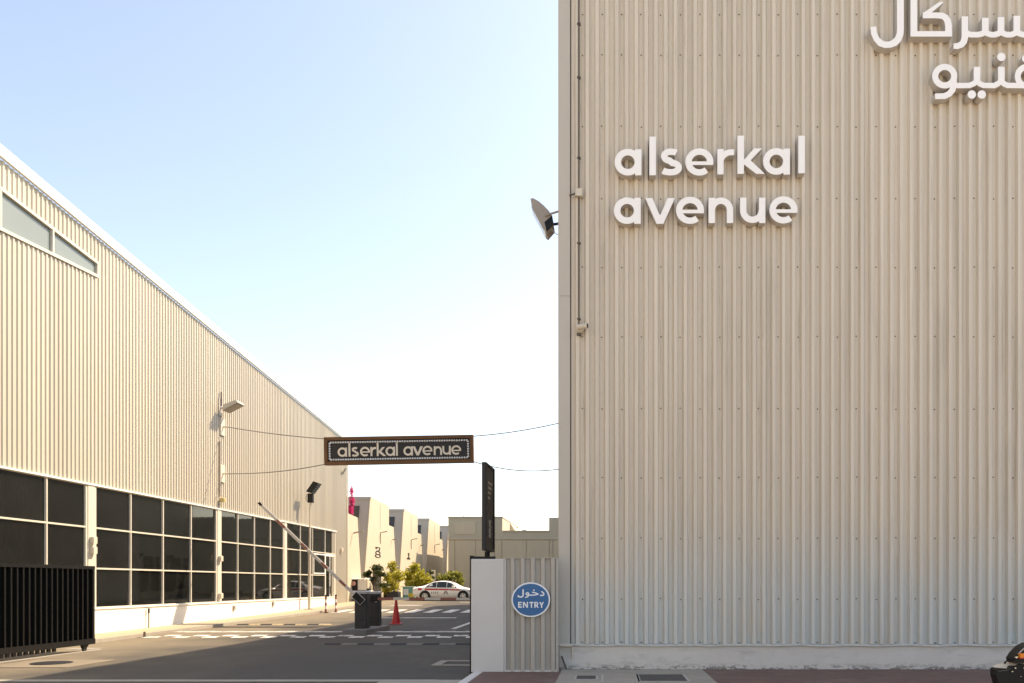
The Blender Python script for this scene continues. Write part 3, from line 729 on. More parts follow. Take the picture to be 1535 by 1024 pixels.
hbox(-sw+.1,sw-.1,-sh+.1,sh-.1,-.03,.07).build('board', M['signblack'], hs)
bl = []
def bulbrow(u0,u1,v0,v1,n):
    for k in range(n):
        if k % 1: continue
        t = (k+.5)/n; bl.append((u0+(u1-u0)*t, v0+(v1-v0)*t))
bi_ = .24
bulbrow(-sw+bi_,sw-bi_,sh-bi_,sh-bi_,56); bulbrow(-sw+bi_,sw-bi_,-sh+bi_,-sh+bi_,56)
bulbrow(-sw+bi_,-sw+bi_,-sh+bi_,sh-bi_,7); bulbrow(sw-bi_,sw-bi_,-sh+bi_,sh-bi_,7)
mbulb = MB().lathe([(.046,0),(.05,-.03),(.036,-.06),(.001,-.07)], (0,0,0), 'y', 8).mesh('bulb', M['signwhite'])
for u, v_ in bl: place('bulb', mbulb, hs, hp(u, v_, -.031))
def h3(x, y):     # line metrics of the zoomed sign: 4.04 zoom px per photo px, centre (478,221)
    return hp((x-478)/4.04*YH/F, -(y-228)/4.04*YH/F, -.05)
def scale_gl(gl, ox, k, base): return [[(ox+x*k, base+y*k) for x, y in p] for p in gl]
k = .372
hl = [(L_a(0,0,w=36),107),(L_l(0,0,-262,w=36),178),(L_s(0,0,w=35),191),(L_e(93,0,w=35),243),(L_r(0,0,-178,w=36),311),(L_k(0,0,-258,w=36),349),(L_a(0,0,w=36),397),(L_l(0,0,-258,w=36),465),
      (L_a(0,0,w=36),505),(L_v(0,0,-174,w=36),560),(L_e(93,0,w=35),621),(L_n(0,0,-174,w=36),694),(L_u(0,0,-174,w=36),746),(L_e(93,0,w=35),795)]
hl2 = []
base = 262
for gl, ox in hl:
    glyph(scale_gl(gl, ox, .312, base), lambda x, y: h3(x, y), (0,.018,0), 'letter', M['cream'], hs)
# suspension wires, each a part of the sign
for a, b, s in ((P(340,640,YH),hp(-sw,sh-.05),.06),(P(332,710,YH),hp(-sw,-sh+.05),.14),(hp(sw,sh-.05),P(837,634.5,YH),.08),(hp(sw,-sh+.05),P(837,703.5,YH),.22)):
    MB().tube(wire(a, b, s), .023, 6).build('wire', M['cablegrey'], hs)
for py in (640, 710):
    an = MB(); q = P(333,py,YH)
    an.box(XW+.001, XW+.05, YH-.2, YH+.2, q.z-.4, q.z+.4).tube([(XW+.05,YH,q.z),(XW+.24,YH,q.z)], .045, 8)
    an.build('wall_anchor', M['beige_box'], hs)

# ------------------------------------------------------------------ sliding gate (left)
XG, Yg1, Yg0 = -14.35, 22.15, 14.3
gt = thing('sliding_gate', (XG, 18.5, -.12), 'black steel sliding gate with vertical bars standing open by the drive', 'gate')
zt_, zb_ = 2.22, .10
MB().box(XG-.05, XG-.03, Yg0, Yg1-.05, zb_+.1, zt_-.05).build('back_sheet', M['black'], gt)
MB().box(XG-.06, XG+.06, Yg0, Yg1, zt_-.07, zt_+.02).build('top_rail', M['black'], gt)
MB().box(XG-.07, XG+.07, Yg0, Yg1, zb_-.03, zb_+.12).build('bottom_rail', M['black'], gt)
for yv in (Yg1-.09, Yg0): MB().box(XG-.055, XG+.055, yv, yv+.085, zb_+.121, zt_-.071).build('end_post', M['black'], gt)
yv = Yg1-.30
mbar = MB().box(-.028,.05,-.022,.022,zb_+.122,zt_-.072).mesh('bar', M['black'])
while yv > Yg0+.1: place('bar', mbar, gt, (XG,yv,0)); yv -= .2
mt = MB().box(-.02,.03,-.05,.05,0,.085).mesh('rack_tooth', M['black'])
yv = Yg1-1.6
while yv > Yg0: place('rack_tooth', mt, gt, (XG+.02, yv, zb_-.118)); yv -= .2
for yv in (Yg1-.35, Yg0+.8):
    wh = MB().prism([(XG-.04,yv-.14,zb_-.031),(XG-.04,yv+.12,zb_-.031),(XG-.04,yv+.02,-.03),(XG-.04,yv-.08,-.03)], (.08,0,0)).build('wheel_bracket', M['black'], gt)
    MB().lathe([(.07,-.03),(.075,0),(.07,.03)], (XG,yv-.02,-.042), 'x', 14).build('wheel', M['blackrubber'], wh)
rail = MB().box(XG-.03,XG+.03,Yg0-1,Yg1+.3,-.118,-.1).build('gate_track', M['greysteel'], road)

# ------------------------------------------------------------------ barrier island
YI = 27.75
zi = g(28)
isl = thing('barrier_island', (-8.9, 29, zi), 'grey concrete plinth carrying the two barrier cabinets', 'island')
xi0, xi1 = P(512.5,0,YI).x, P(549,0,YI).x
MB().bbox(xi0, xi1, YI, YI+3.0, zi-.08, zi+.24, .03).build('plinth_block', M['silver'], isl)
isl.children[0].data.materials[0] = mat('grey_island', (.17,.165,.16), .8, .08, (3,3,3), bump=.2, bscale=30)
def cabinet(px0, px1, Y, ptop, d, label):
    x0_, x1_ = P(px0,0,Y).x, P(px1,0,Y).x; zt2 = P(0,ptop,Y).z; zb2 = zi+.241
    t = thing('boom_barrier', ((x0_+x1_)/2, Y+d/2, zb2), label, 'barrier', 'boom barriers on the island')
    MB().bbox(x0_, x1_, Y, Y+d, zb2, zt2-.10, .02).build('housing', M['darkgrey'], t)
    MB().bbox(x0_-.012, x1_+.012, Y-.012, Y+d+.012, zt2-.099, zt2, .03).build('lid', M['silver'], t)
    MB().box(x0_+.12, x1_-.12, Y-.004, Y+.001, zb2+.3, zb2+.32).build('lock_slot', M['black'], t)
    return t, x0_, x1_, zt2
c1, a0, a1, zc1 = cabinet(531.3, 549.8, 28.15, 886, .42, 'charcoal boom barrier with its striped arm raised to the left')
c2, b0, b1, zc2 = cabinet(548.8, 567.5, 30.0, 886.5, .42, 'charcoal boom barrier with its striped arm lowered level across the lane')
MB().box(b1-.14, b1-.06, 29.995, 30.0, zc2-.42, zc2-.2).build('sticker', M['silver'], c2)
# raised arm
YA = 28.02
tip = P(387.5,753.5,YA); piv = P(539,899,YA)
dv = (tip-piv); Ln = dv.length; dv.normalize(); pv = Vector((-dv.z,0,dv.x))
def seg(root, p0, d, side, s0, s1, h, m, Yd=.05, name='arm_segment'):
    q = [p0+d*s0+side*h, p0+d*s1+side*h, p0+d*s1-side*h, p0+d*s0-side*h]
    return MB().prism(q, (0,Yd,0)).build(name, M[m], root)
ra = seg(c1, piv, dv, pv, -.13, .27, .115, 'black', .06, 'boom_arm')
cuts = [0.055,.14,.20,.32,.38,.52,.58,.74,.82,.97,1.0]
cols = ['armwhite','redband','armwhite','redband','armwhite','redband','armwhite','redband','armwhite','black']
for s0, s1, m in zip(cuts, cuts[1:], cols): seg(ra, piv, dv, pv, s0*Ln, s1*Ln, .042, m)
for s in (1,-1):
    q0 = piv+dv*.055*Ln+pv*.043*s; q1 = piv+dv*.97*Ln+pv*.043*s
    MB().tube([q0+Vector((0,.025,0)),q1+Vector((0,.025,0))], .013, 6).build('edge_trim', M['armwhite'], ra)
for s0,s1,h0,h1 in ((-.13,.27,.116,.132),(-.13,.27,-.132,-.116),(-.146,-.131,-.132,.132)):
    q = [piv+dv*s0+pv*h0, piv+dv*s1+pv*h0, piv+dv*s1+pv*h1, piv+dv*s0+pv*h1]
    MB().prism([p+Vector((0,-.002,0)) for p in q], (0,.06,0)).build('clamp_rim', M['silver'], ra)
# lowered arm to the right
YA2 = 29.93
p2 = P(560,897.5,YA2); end2 = Vector((-3.3, YA2, p2.z-.02))
d2 = (end2-p2); L2 = d2.length; d2.normalize(); s2 = Vector((-d2.z,0,d2.x))
n2 = 9
la = seg(c2, p2, d2, s2, -.2, .149, .1, 'black', .06, 'boom_arm')
for k in range(n2): seg(la, p2, d2, s2, .15+k*(L2-.15)/n2, .15+(k+1)*(L2-.15)/n2, .048, 'redband' if k % 2 == 0 else 'armwhite')
MB().box(end2.x-.04,end2.x+.04,YA2-.02,YA2+.07,g(30),end2.z-.07).build('rest_post', M['darkgrey'], la)

# traffic cone
YCn = 34.6; cxn = P(593.8,0,YCn).x; zg = g(YCn)
cn = thing('traffic_cone', (cxn,YCn,zg), 'red traffic cone standing on the road behind the barrier island', 'cone')
MB().bbox(cxn-.24,cxn+.24,YCn-.24,YCn+.24,zg+.002,zg+.05,.02).build('base', M['red'], cn)
MB().lathe([(.19,.05),(.165,.18),(.12,.5),(.07,.85),(.045,1.06),(.03,1.07)], (cxn,YCn,zg), 'z', 20).build('body', M['red'], cn, True)
MB().lathe([(.161,.22),(.128,.46)], (cxn,YCn,zg), 'z', 20).build('sleeve', M['carred'], cn, True)

# striped bollards
def bollard(px, pyb, Y, label):
    x = P(px,0,Y).x; z = g(Y)
    t = thing('bollard', (x,Y,z), label, 'bollard', 'striped bollards by the glass door')
    MB().lathe([(.13,0),(.13,.03),(.05,.035)], (x,Y,z), 'z', 12).build('foot', M['black'], t)
    for k in range(5):
        MB().lathe([(.058,.036+k*.175),(.058,.034+(k+1)*.175)], (x,Y,z), 'z', 12).build('band', M['redband'] if k in (0,2,4) else M['signwhite'], t)
    MB().lathe([(.062,.911),(.062,.98),(.02,1.0)], (x,Y,z), 'z', 12).build('cap', M['black'], t)
bollard(488.5, 919, 44.5, 'red and white bollard left of its pair, before the glass door')
bollard(503.5, 917, 45.0, 'red and white bollard right of its pair, near the wall end')

# floodlight pole by the left wall
YPo = 46.0; xp = -17.25; zp0 = g(YPo)+.115
po = thing('floodlight_pole', (xp,YPo,zp0), 'slim pale pole with a black tilted floodlight before the windows', 'light pole')
MB().tube([(xp,YPo,zp0+.02),(xp+.02,YPo,3.6)], [.085,.085], 10).build('lower_tube', M['beige_box'], po, True)
MB().tube([(xp+.02,YPo,3.6),(xp+.07,YPo,6.5)], [.055,.05], 10).build('upper_tube', M['beige_box'], po, True)
MB().lathe([(.12,3.52),(.12,3.66),(.06,3.68)], (xp+.02,YPo,0), 'z', 12).build('collar', M['beige_box'], po)
MB().box(xp-.25,xp+.25,YPo-.2,YPo+.2,zp0+.001,zp0+.035).build('base_plate', M['greysteel'], po)
MB().bbox(xp-.07,xp+.24,YPo-.12,YPo+.12,6.45,6.98,.03).build('driver_box', M['black'], po)
q = [(xp-.08,YPo-.3,7.06),(xp+.20,YPo-.3,6.98),(xp+.62,YPo-.3,7.56),(xp+.34,YPo-.3,7.66)]
hd2 = MB().prism(q, (0,.6,0)).build('lamp_head', M['black'], po)
for k in range(5):
    t = .1+.19*k
    p = Vector((xp+.20+.42*t, YPo, 6.98+.58*t))
    MB().box(p.x+.001,p.x+.04,YPo-.28,YPo+.28,p.z-.02,p.z+.02).build('cooling_fin', M['darkgrey'], hd2)
MB().tube([(xp-.08,YPo-.1,6.95),(xp-.16,YPo-.1,6.7),(xp-.08,YPo-.1,6.5)], .015, 6).build('cable', M['black'], po)

# ------------------------------------------------------------------ wedge buildings down the street
XB = -17.75
def unit(k, Y0, label):
    z0 = g(Y0)-.1
    t = thing('wedge_building', (XB-3, Y0, z0), label, 'building', 'wedge shaped units down the street')
    # tower: side profile in the YZ plane, near edge leans away from the street's start
    tw = [(Y0-1.9,z0),(Y0,8.25),(Y0+5.1,8.12),(Y0+5.1,z0)]
    MB().prism([(XB,y,z) for y, z in tw], (-9,0,0)).build('tower', M['wedge'], t)
    # grey cladding set on the near (shaded) face
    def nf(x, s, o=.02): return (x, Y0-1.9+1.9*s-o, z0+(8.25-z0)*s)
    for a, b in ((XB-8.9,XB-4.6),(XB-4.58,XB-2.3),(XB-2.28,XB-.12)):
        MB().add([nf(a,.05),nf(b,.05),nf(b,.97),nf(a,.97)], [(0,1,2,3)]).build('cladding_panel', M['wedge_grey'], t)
    MB().prism([nf(XB-9,.975,.05),nf(XB+.04,.975,.05),nf(XB+.04,1.005,.05),nf(XB-9,1.005,.05)], (0,.12,0)).build('coping', M['wedge_grey'], t)
    MB().box(XB-.02,XB+.03,Y0+.1,Y0+5.12,8.26,8.33).build('roof_trim', M['white_trim'], t)
    wf = MB().prism([nf(XB-1.7,.80,.03),nf(XB-.75,.80,.03),nf(XB-.75,.915,.03),nf(XB-1.7,.915,.03)], (0,-.05,0)).build('window', M['dark_window'], t)
    # lower block behind tower, its far edge leans the other way
    lb = [(Y0+5.11,z0),(Y0+5.11,6.55),(Y0+6.75,6.48),(Y0+7.9,z0)]
    MB().prism([(XB-.06,y,z) for y, z in lb], (-8.9,0,0)).build('low_block', M['wedge'], t)
    # wall light on an arm
    MB().tube([(XB+.01,Y0+2.6,4.9),(XB+.01,Y0+2.6,5.75),(XB+.55,Y0+2.6,5.85)], .05, 6).build('wall_light', M['lamp_body'], t)
    MB().tube([(XB+.0,Y0+6.2,5.4),(XB+.4,Y0+6.2,5.45)], .06, 6).build('wall_light', M['lamp_body'], t)
    MB().box(XB+.001,XB+.02,Y0+2.55,Y0+2.6,6.0,7.9).build('panel_joint', M['wedge_grey'], t)
    dd = MB().box(XB+.001,XB+.06,Y0+.6,Y0+2.7,z0,3.15).build('door', M['dark_window'], t)
    return t
units = []
lbs = ['wedge unit nearest the glazed warehouse with pink flowers on its roof', 'wedge unit second down the street marked with a black 1',
       'wedge unit third down the street, half in shadow', 'wedge unit last in its row beside the flat end building']
for k in range(4): units.append(unit(k, 59.6+9.85*k, lbs[k]))
# low block at the start of the row
z0 = g(55)-.1
MB().prism([(XB-.06,y,z) for y, z in [(54.6,z0),(54.6,6.6),(56.7,6.48),(57.9,z0)]], (-8.9,0,0)).build('low_block', M['wedge'], units[0])
MB().tube([(XB,55.6,5.3),(XB+.7,55.6,5.45)], .06, 6).build('wall_light', M['lamp_body'], units[0])
# numerals on the first two units, on the plane X = XB
def n3(Y, z, kx, kz): return lambda x, y: Vector((XB+.03, Y+x*kx, z-y*kz))
glyph(strip_quads([(0,0),(0,.28),(.1,.28),(.1,.08),(.45,.08),(.45,.55)], .09)+ring(.24,1.0,.26,.10,.28)+ring(.24,1.5,.30,.10,.26)+strip_quads([(.45,.5),(.05,.72)], .09),
      n3(61.0,4.6,2.2,.46), (-.025,0,0), 'numeral', M['darkgrey'], units[0])
glyph(strip_quads([(.45,0),(.40,.75)], .2)+strip_quads([(.0,.8),(.75,.8)], .2)+strip_quads([(.2,.2),(.45,.02)], .14), n3(70.5,4.5,1.5,.62), (-.025,0,0), 'numeral', M['black'], units[1])

# end building across the street
YEb = 76.0
eb = thing('end_building', (-8, YEb, .6), 'flat beige panelled building closing the far end of the street', 'building')
def ex(px): return (px-CX)*YEb/F
def ez(py): return EYE+(CY-py)*YEb/F
zbr = ez(808)
MB().prism([(ex(672),YEb,.5),(ex(672),YEb,ez(776)),(ex(753),YEb,ez(776)),(ex(753),YEb,ez(797)),(ex(823),YEb,ez(797)),(ex(823),YEb,ez(776)),(8,YEb,ez(776)),(8,YEb,.5)], (0,14,0)).build('wall_core', M['end_panel'], eb)
cols_ = [672.6,682,713,741,752.5,789,823.5,829,860,900,940]
for a, b in zip(cols_, cols_[1:]):
    MB().box(ex(a)+.03, ex(b)-.03, YEb-.06, YEb-.002, .9, zbr-.12).build('wall_panel', M['end_wall'], eb)
MB().box(ex(671.5), 8, YEb-.12, YEb-.003, zbr-.06, zbr+.12).build('string_course', M['wedge'], eb)
MB().box(ex(672), 8, YEb-.08, YEb-.002, .5, .88).build('plinth', M['bark'], eb)
MB().box(ex(672)-.05, ex(753)+.05, YEb-.08, YEb+14, ez(776)+.001, ez(776)+.1).build('coping', M['wedge_grey'], eb)
MB().box(ex(753)+.051, ex(823)-.001, YEb-.08, YEb+.3, ez(797)+.001, ez(797)+.1).build('coping', M['wedge_grey'], eb)
MB().box(ex(682), ex(713), YEb-.05, YEb-.002, zbr+.45, ez(776)-.35).build('upper_panel', M['end_wall'], eb)
MB().prism([(ex(753),YEb+6,ez(797)),(ex(753),YEb+6,ez(776)),(ex(766),YEb+6,ez(797))], (0,5,0)).build('roof_slope', M['end_wall'], eb)
MB().tube([(ex(692),YEb+1,ez(776)),(ex(692),YEb+1,ez(765))], .03, 6).build('mast', M['greysteel'], eb)
MB().bbox(ex(781),ex(787),YEb+1,YEb+1.6,ez(797)+.1,ez(794.5)+.1,.03).build('roof_fan', M['greysteel'], eb)

MB().box(4, 26, 64, YEb-.2, .4, 11.5).build('unseen_wing', M['end_wall'], eb)  # unseen block added so the glazing reflects dark wall instead of sky
for q in range(5): MB().box(3.93, 3.998, 64.4+q*2.3, 66.2+q*2.3, 1.2, 4.2).build('window', M['dark_window'], eb)  # openings on the same unseen added block
# ------------------------------------------------------------------ trees and plants
def leaves(blobs, size, dens):
    mb = MB(); v = []; f = []
    for (cx_, cy_, cz_, rx, ry, rz, n) in blobs:
        for k in range(int(n*dens)):
            while True:
                a = Vector((random.uniform(-1,1),random.uniform(-1,1),random.uniform(-1,1)))
                if .25 < a.length < 1 and random.random() < .25+.75*a.length: break
            a *= random.uniform(.55,1.32)
            c_ = Vector((cx_+a.x*rx, cy_+a.y*ry, cz_+a.z*rz))
            n_ = Vector((random.gauss(0,1),random.gauss(0,1),random.gauss(.5,1))).normalized()
            t = n_.cross(Vector((random.gauss(0,1),random.gauss(0,1),random.gauss(0,1)))).normalized(); b = n_.cross(t)
            s = size*random.uniform(.6,1.4); i = len(v)
            v += [c_-t*s, c_-b*s*.5, c_+t*s, c_+b*s*.5]; f.append((i,i+1,i+2,i+3))
    me = bpy.data.meshes.new('crown'); me.from_pydata([tuple(q) for q in v], [], f); me.update()
    return me
def tree(name, px, Y, blobs_px, lm, label, trunk_top, size=.10, dens=1.0, n=160, group=None, lean=0, limbs=True, zbase=None):
    x = P(px,0,Y).x; z = g(Y) if zbase is None else zbase
    t = thing(name, (x,Y,z), label, 'tree', group)
    bl = []
    tr = MB()
    top = P(px+lean, trunk_top, Y)
    tr.tube([(x,Y,z-.05),(x+(top.x-x)*.4+.05,Y,z+(top.z-z)*.45),tuple(top)], [.10,.075,.05], 8)
    for (bx, by, rx, ry, dy) in blobs_px:
        c_ = P(bx,by,Y+dy); k = (Y+dy)/F
        bl.append((c_.x,c_.y,c_.z,rx*k,rx*k*.9,ry*k,n*rx*ry/38))
        if limbs: tr.tube([(x+(top.x-x)*.6,Y,z+(top.z-z)*.65),tuple((Vector(top)+c_)/2+Vector((0,0,-.15))),tuple(c_)], [.05,.035,.015], 6)
    tr.build('trunk', M['bark'], t, True)
    me = leaves(bl, size, dens); me.materials.append(lm); place('crown', me, t)
    return t
Yt = 63.5
GR = 'street trees behind the taxi'
tree('cloud_pruned_tree', 561, 56.6, [(550,862,6,4,0),(565,852,9,5,.2),(572,861,8,3.5,-.2),(561,868,7,4,.1),(575,877,9,4,-.2),(553,858,5,3,.1),(566,858,6,3,-.3)], M['leaf_d'], 'dark cloud-pruned tree with twisted trunk behind the barrier cabinets', 866, .09, 1.2, 220, GR, lean=-2)
tree('tree', 590, 60.4, [(588,850,7,9,0),(583,866,9,9,.6),(597,864,9,10,-.5),(590,878,10,9,.2),(578,884,7,6,-.5)], M['leaf_y'], 'loose yellow-green tree with the tallest crown, over the dark planter', 872, .13, .62, 170, GR)
tree('tree', 625, 63.4, [(622,853,9,8,0),(612,864,9,9,.5),(630,865,11,10,-.4),(640,872,8,8,.3),(618,878,12,9,-.2),(635,882,10,8,.2)], M['leaf_y'], 'broad yellow-green tree behind the boot of the taxi', 872, .13, .85, 170, GR)
tree('cloud_pruned_tree', 645, Yt+4, [(646,858,5,2.6,0),(647,866,5.5,2.6,.3),(641,872,5,3,-.3),(650,875,5,3,.3)], M['leaf_d'], 'small dark cloud-pruned tree above the taxi roof, against the shadow', 862, .09, 1.2, 240, GR)
tree('tree', 675, Yt+2.5, [(664,868,9,7,0),(676,864,9,8,.4),(686,863,8,7,-.3),(671,876,11,7,.2),(690,872,6,6,.2),(656,874,6,6,0)], M['leaf_g'], 'low green tree rising behind the bonnet of the taxi', 872, .13, .85, 170, GR)
# undergrowth in planters
pb = thing('planter', (P(590,0,60.4).x,60.4,g(60.4)), 'dark rectangular planter box under the yellow-green tree', 'planter')
xa_, xb2 = P(580.5,0,60.4).x, P(599,0,60.4).x
MB().bbox(xa_,xb2,60.05,60.8,g(60.4),P(0,887,60.4).z,.03).build('box', M['darkgrey'], pb)
MB().box(xa_+.06,xb2-.06,60.11,60.74,P(0,887,60.4).z+.001,P(0,887,60.4).z+.02).build('soil', M['bark'], pb)
pb2 = thing('litter_bin', (P(577,0,60.5).x,60.5,g(60.5)), 'slim dark post bin left of the planter', 'bin')
xx = P(577,0,60.5).x
MB().bbox(xx-.09,xx+.09,60.4,60.6,g(60.5),P(0,882,60.5).z,.02).build('body', M['black'], pb2)
MB().bbox(xx-.12,xx+.12,60.37,60.63,P(0,882,60.5).z+.001,P(0,880.5,60.5).z,.02).build('lid', M['darkgrey'], pb2)
# colourful board beside the taxi
gb = thing('notice_board', (P(612,0,61).x,61,g(61)), 'green and white printed board standing behind the taxi boot', 'board')
x0_, x1_ = P(603.5,0,61).x, P(622,0,61).x
za, zb3 = P(0,880,61).z, P(0,896,61).z
MB().box(x0_,x1_,61,61.06,zb3,za).build('panel', M['teal'], gb)
MB().box(x0_+.05,x0_+.45,60.985,60.999,zb3+.2,za-.15).build('printed_patch', M['signwhite'], gb)
MB().box(x0_+.46,x1_-.05,60.985,60.999,zb3+.05,zb3+.35).build('printed_patch', M['yellow'], gb)
MB().box(x0_-.03,x1_+.03,60.99,61.07,za+.001,za+.05).build('frame', M['signwhite'], gb)
for xq in (x0_+.08,x1_-.12): MB().box(xq,xq+.05,61.0,61.05,g(61),zb3-.001).build('leg', M['greysteel'], gb)

# pink flowering climber on the roof of the first unit
Yb = 57.5
bg_ = thing('bougainvillea', (P(527,0,Yb).x,Yb,6.4), 'bright pink flowering plant above the first wedge unit', 'plant')
me = leaves([(P(q,0,Yb).x,Yb+d,P(0,w_,Yb).z,rx*Yb/F,.25,rz*Yb/F,nn) for q,w_,rx,rz,d,nn in ((526,765,4.5,9,0,260),(527,752,4,9,.1,240),(527,738,2.6,9,0,140))], .06, 1.3)
me.materials.append(M['pink']); place('blossom', me, bg_)
MB().tube([(P(526,0,Yb).x,Yb,6.3),(P(527,0,Yb).x,Yb,7.4),(P(527,0,Yb).x,Yb,8.4)], [.04,.03,.015], 6).build('stem', M['bark'], bg_)

# ------------------------------------------------------------------ taxi
YT = 58.6; zT = g(YT+.8)+.0
tx_ = thing('taxi', (-12, YT+.85, zT), 'white taxi saloon with a red waistline stripe across the far street', 'car')
xr = P(617,0,YT).x
# stations: x, bottom, belt, top, half width, half width top
ST = [(0.0,.42,.80,.86,.62,.50),(.06,.34,.86,.98,.78,.62),(.35,.26,.93,1.03,.86,.66),(.75,.24,.95,1.09,.89,.64),(1.15,.24,.96,1.26,.905,.60),(1.55,.23,.96,1.40,.91,.58),(2.0,.22,.955,1.46,.91,.58),
      (2.5,.22,.945,1.455,.91,.58),(2.9,.22,.935,1.37,.91,.59),(3.3,.22,.92,1.16,.905,.62),(3.62,.23,.90,1.00,.90,.68),(4.1,.24,.84,.91,.87,.66),(4.45,.28,.76,.82,.80,.60),(4.68,.34,.64,.70,.62,.45),(4.72,.42,.56,.60,.50,.36)]
def ringp(s):
    x, zb4, belt, top, hw, ht = s
    half = [(hw*.86,zb4),(hw*.98,zb4+.14),(hw,zb4+(belt-zb4)*.55),(hw*.965,belt),(ht+.03,top-.05),(ht*.7,top-.005)]
    pts = [(x,-a,z) for a, z in half]+[(x,0,top+.008)]+[(x,a,z) for a, z in half[::-1]]
    return [(xr+p[0], YT+.91+p[1], zT+p[2]) for p in pts]
mb = MB(); v = []; f = []
for s in ST: v += ringp(s)
nn = 13
for i in range(len(ST)-1):
    for k in range(nn-1): f.append((i*nn+k,i*nn+k+1,(i+1)*nn+k+1,(i+1)*nn+k))
    f.append((i*nn+nn-1,i*nn,(i+1)*nn,(i+1)*nn+nn-1))
f += [tuple(range(nn)), tuple((len(ST)-1)*nn+k for k in range(nn))]
body = mb.add(v, f).build('body', M['carwhite'], tx_, True)
def side_y(x, z):          # y of the near flank at car-local x, z
    for s, e in zip(ST, ST[1:]):
        if s[0] <= x <= e[0]:
            t = (x-s[0])/(e[0]-s[0]); q = [a+(b-a)*t for a, b in zip(s, e)]; break
    x_, zb4, belt, top, hw, ht = q
    half = [(hw*.86,zb4),(hw*.98,zb4+.14),(hw,zb4+(belt-zb4)*.55),(hw*.965,belt),(ht+.03,top-.05),(ht*.7,top-.005)]
    for (a, za1), (b, zb5) in zip(half, half[1:]):
        if za1 <= z <= zb5: return a+(b-a)*(z-za1)/(zb5-za1)
    return half[-1][0]
def flank(pts, off, near=True):
    return [(xr+x, YT+.91+(-1 if near else 1)*(side_y(x,z)+off), zT+z) for x, z in pts]
def patch(name, pts, m, off, parent=tx_, both=True):
    for near in ((True,False) if both else (True,)):
        MB().add(flank(pts, off, near), [tuple(range(len(pts)))]).build(name, m, parent)
patch('side_window', [(.98,.985),(1.80,.975),(1.80,1.385),(1.60,1.35),(1.30,1.22)], M['carglass'], .022)
patch('side_window', [(1.85,.975),(2.55,.965),(2.55,1.385),(2.2,1.405),(1.85,1.39)], M['carglass'], .022)
patch('side_window', [(2.60,.965),(3.34,.945),(3.15,1.13),(2.90,1.29),(2.60,1.375)], M['carglass'], .022)
for a, b in (([(.06,.76),(.5,.76),(.5,.92),(.08,.90)],1),([(.5,.76),(1.4,.77),(1.4,.90),(.5,.925)],1),([(1.4,.77),(2.6,.765),(2.6,.875),(1.4,.90)],1),([(2.6,.765),(3.5,.735),(3.5,.83),(2.6,.875)],1),([(3.5,.735),(4.25,.69),(4.25,.74),(3.5,.83)],1)):
    patch('waist_stripe', a, M['carred'], .008)
patch('tail_light', [(.02,.72),(.28,.76),(.30,.86),(.05,.86)], M['red'], .014)
patch('headlight', [(4.1,.62),(4.55,.58),(4.5,.68),(4.1,.74)], M['lens'], .012)
for xx in (1.82, 2.88): patch('door_seam', [(xx,.32),(xx+.018,.32),(xx+.018,.9),(xx,.9)], M['lamp_body'], .004)
for xx in (1.9, 2.7): patch('door_handle', [(xx,.78),(xx+.16,.78),(xx+.16,.81),(xx,.81)], M['silver'], .02)
patch('emblem', [(2.32,.47),(2.44,.47),(2.52,.58),(2.60,.47),(2.72,.47),(2.64,.66),(2.58,.72),(2.46,.72),(2.40,.66)], M['lamp_body'], .010)
for k in range(4): patch('printed_number', [(1.42+k*.15,.50),(1.52+k*.15,.50),(1.54+k*.15,.66),(1.44+k*.15,.66)], M['silver'], .006)
for wx in (.98, 3.80):
    for near in (True, False):
        s = -1 if near else 1
        yc = YT+.91+s*.80; c_ = (xr+wx, yc, zT+.335)
        MB().lathe([(.40,-s*.0),(.40,s*.118)], (xr+wx,yc,zT+.36), 'y', 24).build('wheel_arch', M['black'], tx_)
        wh = MB().lathe([(.25,-s*.1),(.33,-s*.08),(.335,s*.09),(.31,s*.125),(.24,s*.128)], c_, 'y', 24).build('wheel', M['tyre'], tx_, True)
        MB().lathe([(.225,s*.118),(.21,s*.130),(.06,s*.134),(.001,s*.135)], c_, 'y', 16).build('rim', M['rim'], wh)
        for k in range(5):
            a = k*2*math.pi/5
            MB().tube([(c_[0]+.10*math.cos(a),yc+s*.136,c_[2]+.10*math.sin(a)),(c_[0]+.18*math.cos(a),yc+s*.136,c_[2]+.18*math.sin(a))], .035, 6).build('wheel_vent', M['tyre'], wh)
for s in (-1, 1):
    MB().bbox(xr+3.0,xr+3.2,*sorted((YT+.91+s*.92,YT+.91+s*1.10)),zT+.95,zT+1.10,.03).build('mirror', M['carwhite'], tx_)
MB().add([(xr+3.32,YT+.36,zT+1.13),(xr+3.32,YT+1.46,zT+1.13),(xr+2.88,YT+1.40,zT+1.385),(xr+2.88,YT+.42,zT+1.385)], [(0,1,2,3)]).build('windscreen', M['carglass'], tx_)
MB().add([(xr+.72,YT+.36,zT+1.115),(xr+.72,YT+1.46,zT+1.115),(xr+1.35,YT+1.40,zT+1.37),(xr+1.35,YT+.42,zT+1.37)], [(0,1,2,3)]).build('rear_window', M['carglass'], tx_)

